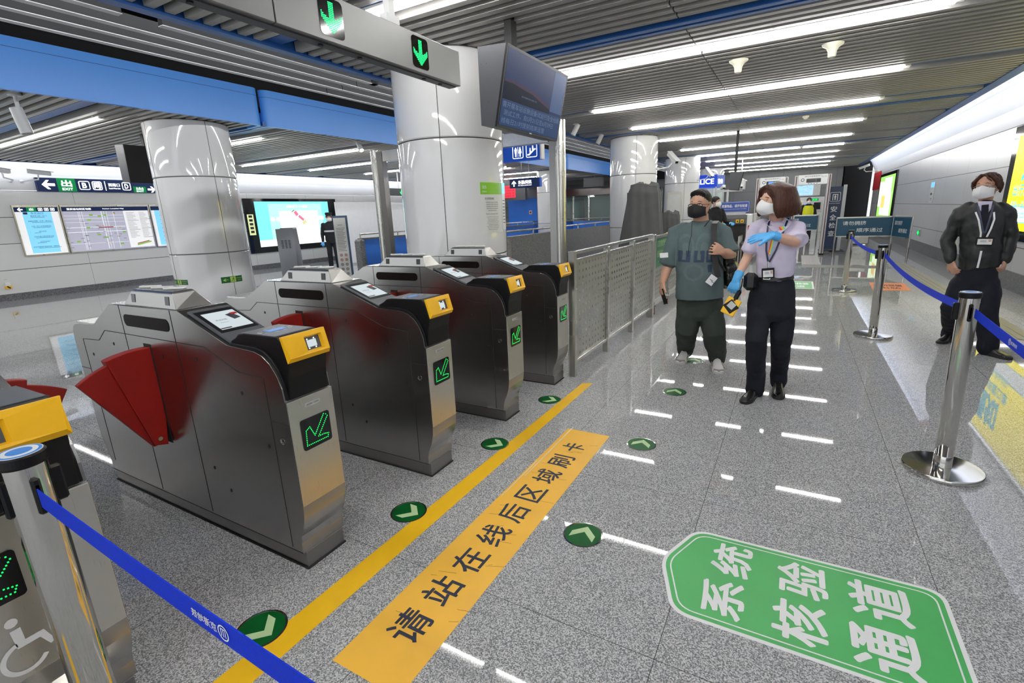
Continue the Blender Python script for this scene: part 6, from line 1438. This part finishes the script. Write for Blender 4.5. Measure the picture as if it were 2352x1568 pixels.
for p_ in shirt.data.polygons:   # the faded print is dyed into the cloth
    if p_.normal.dot(Fw) < .35: continue
    d = p_.center - C0; u = d.dot(R_) * 100; v = d.z * 100; k = 0
    for cx_ in (-11, 5):
        q = math.hypot((u - cx_) / 7.5, (v - 6) / 13)
        if .78 < q < 1.0: k = 2
        if q < .42 and abs(v - 6) < 5: k = 2 if k == 0 else k
    for cx_, w_ in ((-12, 5.5), (1, 4.5), (10, 3.0)):
        if abs(u - cx_) < w_ and -7 < v < 3.5 and not (abs(u - cx_) < w_ * .28 and v > -4.5): k = 1
    if 9 < u < 12.5 and -16 < v < -9: k = 1
    if math.hypot((u + 3) / 9, (v + 16) / 8) < 1 and math.hypot((u + 3) / 9, (v + 16) / 8) > .72: k = 2
    p_.material_index = k
lab.m('white_print').box(J(1525, 586, .125), (.075, .003, .045), Rm @ Matrix.Rotation(-.08, 3, 'Y')).build('sleeve_label', None, shirt)
lab = MB().m('white_print').box(J(1634, 643, .215), (.066, .003, .088), Rm @ Matrix.Rotation(.6, 3, 'Y')); lab.m('navy_print').box(J(1634, 643, .218), (.03, .003, .004), Rm @ Matrix.Rotation(.6, 3, 'Y')).box(J(1637, 648, .218), (.03, .003, .004), Rm @ Matrix.Rotation(.6, 3, 'Y')); lab.build('hem_label', None, shirt)
s = MB(); m.stack(s, [(1606, 676, 50, .140, .0), (1606, 690, 53, .145, 0), (1607, 710, 54, .145, 0), (1607, 728, 52, .138, .01), (1607, 738, 42, .10, .02)], 36)
leg(s, [J(1583, 710, .0), J(1581, 730, .03), kR, kR.lerp(aR, .45), aR + U_ * .05, aR - U_ * .025], [.110, .112, .106, .098, .090, .080])
leg(s, [J(1633, 710, .0), J(1636, 732, .04), kL, kL.lerp(aL, .45), aL + U_ * .05, aL - U_ * .025], [.110, .110, .106, .098, .090, .080])
fuse(s, 'trousers', 'olive_cloth', m.t, .0085, 4, .020, .10)
for g_ in (gR, gL):
    so = shoe(m, g_[0], g_[1], 'shoe_white', 'shoe_sole', .10, .050, laces='white_print'); d = (g_[1] - g_[0]).normalized(); r = d.cross(U_)
    b = MB()
    for k in (-1, 1): b.tube([g_[0] + r * k * .046 + U_ * .055, g_[0].lerp(g_[1], .3) + r * k * .047 + U_ * .05, g_[0].lerp(g_[1], .6) + r * k * .052 + U_ * .036], .010, 8)
    b.tube([g_[0].lerp(g_[1], .86) + r * .04 + U_ * .032, g_[0].lerp(g_[1], .98) + U_ * .034, g_[0].lerp(g_[1], .86) - r * .04 + U_ * .032], .012, 8); b.build('grey_overlay', 'shoe_grey', so, smooth=True)
face_bits(m, hc, B, 1.08, 'hair_black', .42); mask(m, hc, B, 1.12, 'mask_black', .8); glasses(m, hc, B, 1.08, 'black_gloss')
h = MB(); v = MB().ball((0, 0, 0), .106, 26, 18, (.86, 1.0, .92)); h.add([hc + B @ (q + Vector((0, -.026, .050))) for q in v.v], v.f); v = MB().ball((0, 0, 0), .098, 26, 18, (.90, .9, .9)); h.add([hc + B @ (q + Vector((0, -.040, .015))) for q in v.v], v.f)
for k in range(9): q = hc + B @ Vector((-.055 + k * .0137, .062 - abs(k - 4) * .004, .112 - abs(k - 4) ** 2 * .0012)); capped(h, [q, q + B @ Vector((0, .012, .016))], [.018, .012], 8)
fuse(h, 'hair', 'hair_black', m.t, .006, 3, .006, .012)
b = MB(); b.tube([J(1590, 506, .16), J(1589, 520, .17), J(1588, 540, .19), J(1583, 560, .20), J(1580, 590, .21)], .0022, 6); b.tube([J(1631, 505, .10), J(1624, 512, .14), J(1618, 520, .17)], .0042, 6); b.build('earphone_cable', 'black_plastic', m.t)
# phone and backpack
t = empty('smartphone', m.o, 0, 'black smartphone in the lowered hand of the man', 'phone'); pr = (J(1527, 694, .13) - J(1519, 668, .11)).normalized(); sd = (Fw * .8 + R_ * .5); sd = (sd - pr * sd.dot(pr)).normalized(); Rp = Matrix((sd, pr, sd.cross(pr))).transposed()
MB().box(J(1524, 681, .125), (.074, .152, .009), Rp, .004).build('phone_body', 'black_gloss', t)
t = empty('backpack', m.o, 0, 'black shiny backpack hanging at the side of the man from one strap', 'backpack')
b = MB(); bp = J(1664, 622, -.12); 
for (px, py, rr_, tw) in ((1672, 600, .085, -.06), (1674, 620, .10, -.08), (1676, 636, .085, -.06), (1668, 610, .10, -.14), (1668, 632, .10, -.12)): v = MB().ball((0, 0, 0), rr_, 18, 12, (.8, 1, 1.25)); b.add([J(px, py, tw) + q for q in v.v], v.f)
fuse(b, 'bag_body', 'bag_black', t, .008, 4, .02, .05)
b = MB(); strap_band(b, [J(1645, 508, -.02), J(1641, 514, .12), J(1640, 530, .175), J(1640, 556, .195), J(1641, 585, .205), J(1645, 615, .20), J(1650, 636, .195)], .048, .010, R_); strap_band(b, [J(1646, 590, .205), J(1655, 606, .17), J(1665, 622, .08)], .022, .006, R_); b.build('strap', 'strap_black', t)

# ------------------------------------------------------------------ woman in the dark jacket
g = Fig((1.66, 6.50), 'person', 'woman in a dark zip jacket, white mask and glasses, standing behind the nearest right stanchion')
J, R_, Fw = g.J, g.R, g.F; Rm = Matrix((R_, -Fw, U_)).transposed()
body = MB(); hc = J(2267, 430, .06); hf = (-R_ * .30 + Fw * .93 + U_ * .0).normalized(); B = head(body, hc, hf, U_ - R_ * .04, 1.04)
body.tube([J(2266, 450, .02), J(2263, 462, .0), J(2262, 474, -.02)], [(.055, .055), (.052, .054), (.065, .055)], 20, up=R_)
g.stack(body, [(2262, 474, 26, .06), (2260, 488, 46, .09), (2256, 530, 44, .11), (2252, 580, 42, .10), (2247, 620, 44, .11), (2242, 650, 44, .11)])
fL_ = (g.G(2180, 782), g.G(2172, 790)); fR_ = (g.G(2258, 812), g.G(2292, 820)); fL_ = (fL_[0], fL_[0] + Fw * .22 - R_ * .07); fR_ = (fR_[0], fR_[0] + R_ * .20 + Fw * .13)
kA = J(2186, 705, .02); kB = J(2264, 708, .06); aA = fL_[0] + U_ * .09; aB = fR_[0] + U_ * .09 + R_ * .02
body.tube([J(2216, 640, 0), kA, aA - Fw * .02], [.08, .055, .026], 18); body.tube([J(2264, 640, 0), kB, aB - Fw * .02], [.08, .055, .026], 18)
s1_, e1, w1 = J(2206, 487, .0), J(2176, 552, -.01), J(2183, 598, .10); s2_, e2, w2 = J(2312, 487, 0), J(2322, 545, -.03), J(2309, 596, .0)
capped(body, [s1_, e1, w1], [.045, .038, .026], 16); capped(body, [s2_, e2, w2], [.045, .038, .026], 16)
d1 = (J(2192, 626, .14) - w1).normalized(); hand(body, w1, d1, Fw * .7 - R_ * .6, 1, .17, (.35, .4, .45, .5), .03, .0088, .040); d2 = (J(2304, 618, .04) - w2).normalized(); hand(body, w2, d2, R_ * .8 + Fw * .3, -1, .155, (.6, .65, .7, .7), .02, .0085, .038)
fuse(body, 'body', 'skin_tan', g.t, .0062, 3)
s = MB(); g.stack(s, [(2262, 462, 17, .070, -.015), (2262, 467, 27, .085, -.01), (2261, 476, 45, .105), (2259, 490, 55, .128), (2256, 520, 53, .145, .01), (2253, 555, 50, .145, .01), (2250, 590, 49, .145, .01), (2248, 610, 48, .140), (2248, 617, 45, .130)], 36)
capped(s, [J(2228, 476, 0), s1_, s1_.lerp(e1, .5), e1, e1.lerp(w1, .5), w1], [.058, .064, .064, .062, .056, .046], 20); capped(s, [J(2298, 476, 0), s2_, s2_.lerp(e2, .5), e2, e2.lerp(w2, .5), w2], [.058, .064, .063, .060, .054, .045], 20)
jk = fuse(s, 'jacket', 'jacket_dark', g.t, .0085, 4, .026, .10)
b = MB(); b.m('lilac_cloth').add([J(2245, 462, .13), J(2280, 462, .13), J(2276, 480, .150), J(2262, 500, .160), J(2250, 480, .150), J(2246, 466, .14)], [(0, 1, 2, 3, 4, 5)]); b.X = Matrix.Translation(-Fw * .01); b.add([J(2245, 462, .13), J(2280, 462, .13), J(2276, 480, .150), J(2262, 500, .160), J(2250, 480, .150), J(2246, 466, .14)], [(0, 1, 2, 3, 4, 5)]); b.X = Matrix.Identity(4)
b.m('navy_cloth'); strap_band(b, [J(2263, 470, .150), J(2262, 484, .160), J(2261, 530, .165)], .05, .006, R_); b.build('shirt_front', None, jk)
b = MB(); strap_band(b, [J(2241, 487, .150), J(2248, 505, .162), J(2253, 535, .168), J(2252, 545, .168)], .014, .004, R_); strap_band(b, [J(2283, 487, .150), J(2284, 503, .162), J(2276, 525, .168), J(2266, 545, .168)], .014, .004, R_); strap_band(b, [J(2254, 576, .165), J(2250, 595, .165), J(2245, 615, .150)], .016, .004, R_); b.build('zip_piping', 'white_print', jk)
b = MB(); strap_band(b, [J(2246, 470, .14), J(2252, 500, .170), J(2259, 535, .176)], .014, .003, R_); strap_band(b, [J(2282, 470, .14), J(2274, 500, .170), J(2263, 535, .176)], .014, .003, R_); lan = b.build('lanyard', 'navy', g.t); card(g, J(2262, 554, .19), 0, .0, .13, .078, lan)
s = MB(); g.stack(s, [(2246, 612, 46, .125), (2243, 630, 50, .13), (2240, 650, 51, .13), (2240, 668, 49, .125), (2240, 680, 40, .09)], 32)
leg(s, [J(2212, 650, 0), J(2202, 675, .01), kA, kA.lerp(aA, .5), aA + U_ * .06, aA - U_ * .035], [.105, .105, .092, .084, .080, .080]); leg(s, [J(2264, 650, 0), J(2266, 675, .03), kB, kB.lerp(aB, .5), aB + U_ * .06, aB - U_ * .035], [.108, .108, .098, .090, .086, .086])
fuse(s, 'trousers', 'navy_cloth', g.t, .0095, 4, .016, .09)
shoe(g, fL_[0], fL_[1], 'black_leather', 'rubber', .09, .046); shoe(g, fR_[0], fR_[1], 'black_leather', 'rubber', .09, .046, laces='black_leather')
MB().m('steel_polished').lathe([(.031, -.012), (.034, -.006), (.034, .006), (.031, .012)], w2 - U_ * .0, 20).build('wrist_watch', None, g.t, smooth=True)
face_bits(g, hc, B, 1.04, 'hair_black', .4); mask(g, hc, B, 1.08, 'mask_white', .9); glasses(g, hc, B, 1.04, 'steel_dark', .012)
h = MB(); v = MB().ball((0, 0, 0), .104, 24, 16, (.90, 1.0, .95)); h.add([hc + B @ (q + Vector((0, -.032, .040))) for q in v.v], v.f)
ends = [((k * .04, .055, .108), (k * .088, .05, .05), (k * .095, .02, -.03), .018) for k in (-1, 1)] + [((k * .07, .02, .09), (k * .096, .0, .02), (k * .09, -.03, -.06), .026) for k in (-1, 1)] + [((.0, .07, .115), (-.03, .085, .08), (-.065, .075, .04), .010)]
locks(h, hc, B, 1.0, ends); v = MB().ball((0, 0, 0), .05, 16, 10); h.add([hc + B @ (q + Vector((0, -.125, .0))) for q in v.v], v.f); fuse(h, 'hair', 'hair_brown', g.t, .0065, 4, .008, .015)

# ------------------------------------------------------------------ people farther away
def far_person(base, pxh, label, top, bottom, face, armup=False, hatc='hair_black', hp=1.70, vest=None, gloves='glove_blue', seated=False, maskc='mask_white'):
    """complete but simpler figure of height hp facing the given ground direction"""
    t = empty('person', (base[0], base[1], 0), 0, label, 'person'); f = Vector((face[0], face[1], 0)).normalized(); r = f.cross(U_); k = hp / 1.7
    def P(a, b_, c_): return (r * a + f * b_ + U_ * c_) * k
    class Q: pass
    q = Q(); q.t = t
    body = MB(); hc = P(0, .02, 1.57); B = head(body, hc, f, U_, k)
    body.tube([P(0, 0, 1.50), P(0, -.01, 1.40)], [.055, .065], 14); body.tube([P(0, 0, 1.42), P(0, 0, 1.2), P(0, 0, .95)], [(.16, .08), (.15, .09), (.15, .1)], 18, up=r)
    shs = [P(-.19, 0, 1.38), P(.19, 0, 1.38)]; els = [P(-.25, -.02, 1.10), P(.25, -.02, 1.10)]; wrs = [P(-.25, .08, .88), P(.25, .08, .88)]
    if armup: els = [P(-.24, .10, 1.12), P(.24, .10, 1.12)]; wrs = [P(-.16, .32, 1.10), P(.16, .32, 1.10)]
    for a, b_, c_ in zip(shs, els, wrs): capped(body, [a, b_, c_], [.045, .038, .026], 12); hand(body, c_, (c_ - b_).normalized(), f if not armup else U_, 1, .165, (.4, .4, .4, .4))
    for s_ in (-1, 1): body.tube([P(s_ * .09, 0, .92), P(s_ * .10, .02, .50), P(s_ * .11, -.02, .10)], [.075, .052, .036], 14)
    fuse(body, 'body', 'skin_tan', t, .008, 3)
    s = MB(); s.tube([P(0, -.01, 1.46), P(0, 0, 1.42), P(0, 0, 1.36), P(0, 0, 1.20), P(0, 0, 1.0), P(0, 0, .88)], [(.08, .065), (.15, .085), (.20, .11), (.20, .125), (.19, .125), (.19, .125)], 26, up=r)
    for a, b_, c_ in zip(shs, els, wrs): capped(s, [a, b_, b_.lerp(c_, .9)], [.068, .058, .045], 14)
    tp = fuse(s, 'jacket', top, t, .011, 4, .02, .1)
    s = MB(); s.tube([P(0, 0, .96), P(0, 0, .82)], [(.17, .12), (.18, .125)], 22, up=r)
    for s_ in (-1, 1): s.tube([P(s_ * .09, 0, .86), P(s_ * .10, .02, .50), P(s_ * .11, -.02, .08)], [.098, .080, .070], 16)
    fuse(s, 'trousers', bottom, t, .011, 4, .014, .1)
    for s_ in (-1, 1): shoe(q, P(s_ * .11, -.07, 0), P(s_ * .12, .18, 0), 'black_leather', 'rubber', .085, .045)
    if vest: b = MB(); b.tube([P(0, 0, 1.40), P(0, 0, 1.3), P(0, 0, 1.0), P(0, 0, .92)], [(.17, .118), (.205, .13), (.20, .14), (.20, .14)], 24, up=r); b.build('vest', vest, t, smooth=True)
    if gloves:
        for b_, c_ in zip(els, wrs): gm = MB(); hand(gm, c_, (c_ - b_).normalized(), f if not armup else U_, 1, .167, (.4, .4, .4, .4), .05, .0105, .043); fuse(gm, 'glove', gloves, t, .006, 2)
    face_bits(q, hc, B, k); mask(q, hc, B, k * 1.05, maskc)
    h = MB(); v = MB().ball((0, 0, 0), .106 * k, 20, 14, (.9, 1.02, .95)); h.add([hc + B @ (u + Vector((0, -.028, .042)) * k) for u in v.v], v.f); fuse(h, 'hair', hatc, t, .009, 2)
    return t, P, f, r, tp
t, P, f, r, tp = far_person(atz(771, 620)[:2], 0, 'guard in a black uniform with a reflective band, half behind the narrow rules board', 'uniform_black', 'uniform_black', (.7, -.7), hp=1.80)
b = MB(); b.tube([P(0, 0, 1.21), P(0, 0, 1.16)], [(.206, .132), (.206, .132)], 24, up=r)
b.build('reflective_band', 'reflective', tp, smooth=True)
b = MB(); b.tube([P(0, -.01, 1.66), P(0, -.01, 1.72), P(0, -.01, 1.735)], [(.105, .125), (.11, .13), (.08, .10)], 20, up=r); b.tube([P(0, .10, 1.66), P(0, .16, 1.645)], [(.07, .01), (.05, .008)], 14, up=r); b.build('cap', 'uniform_black', t, smooth=True)
far_person((-1.73, 13.1), 0, 'staff member in dark clothes and white mask at the left of the baggage machine', 'uniform_black', 'uniform_black', (.8, -.6), True, hp=1.76)
t, P, f, r, tp = far_person((.38, 23.5), 0, 'person in a bright yellow vest far down the hall beyond the detectors', 'uniform_black', 'uniform_black', (0, -1), vest='vest_yellow', gloves=None)
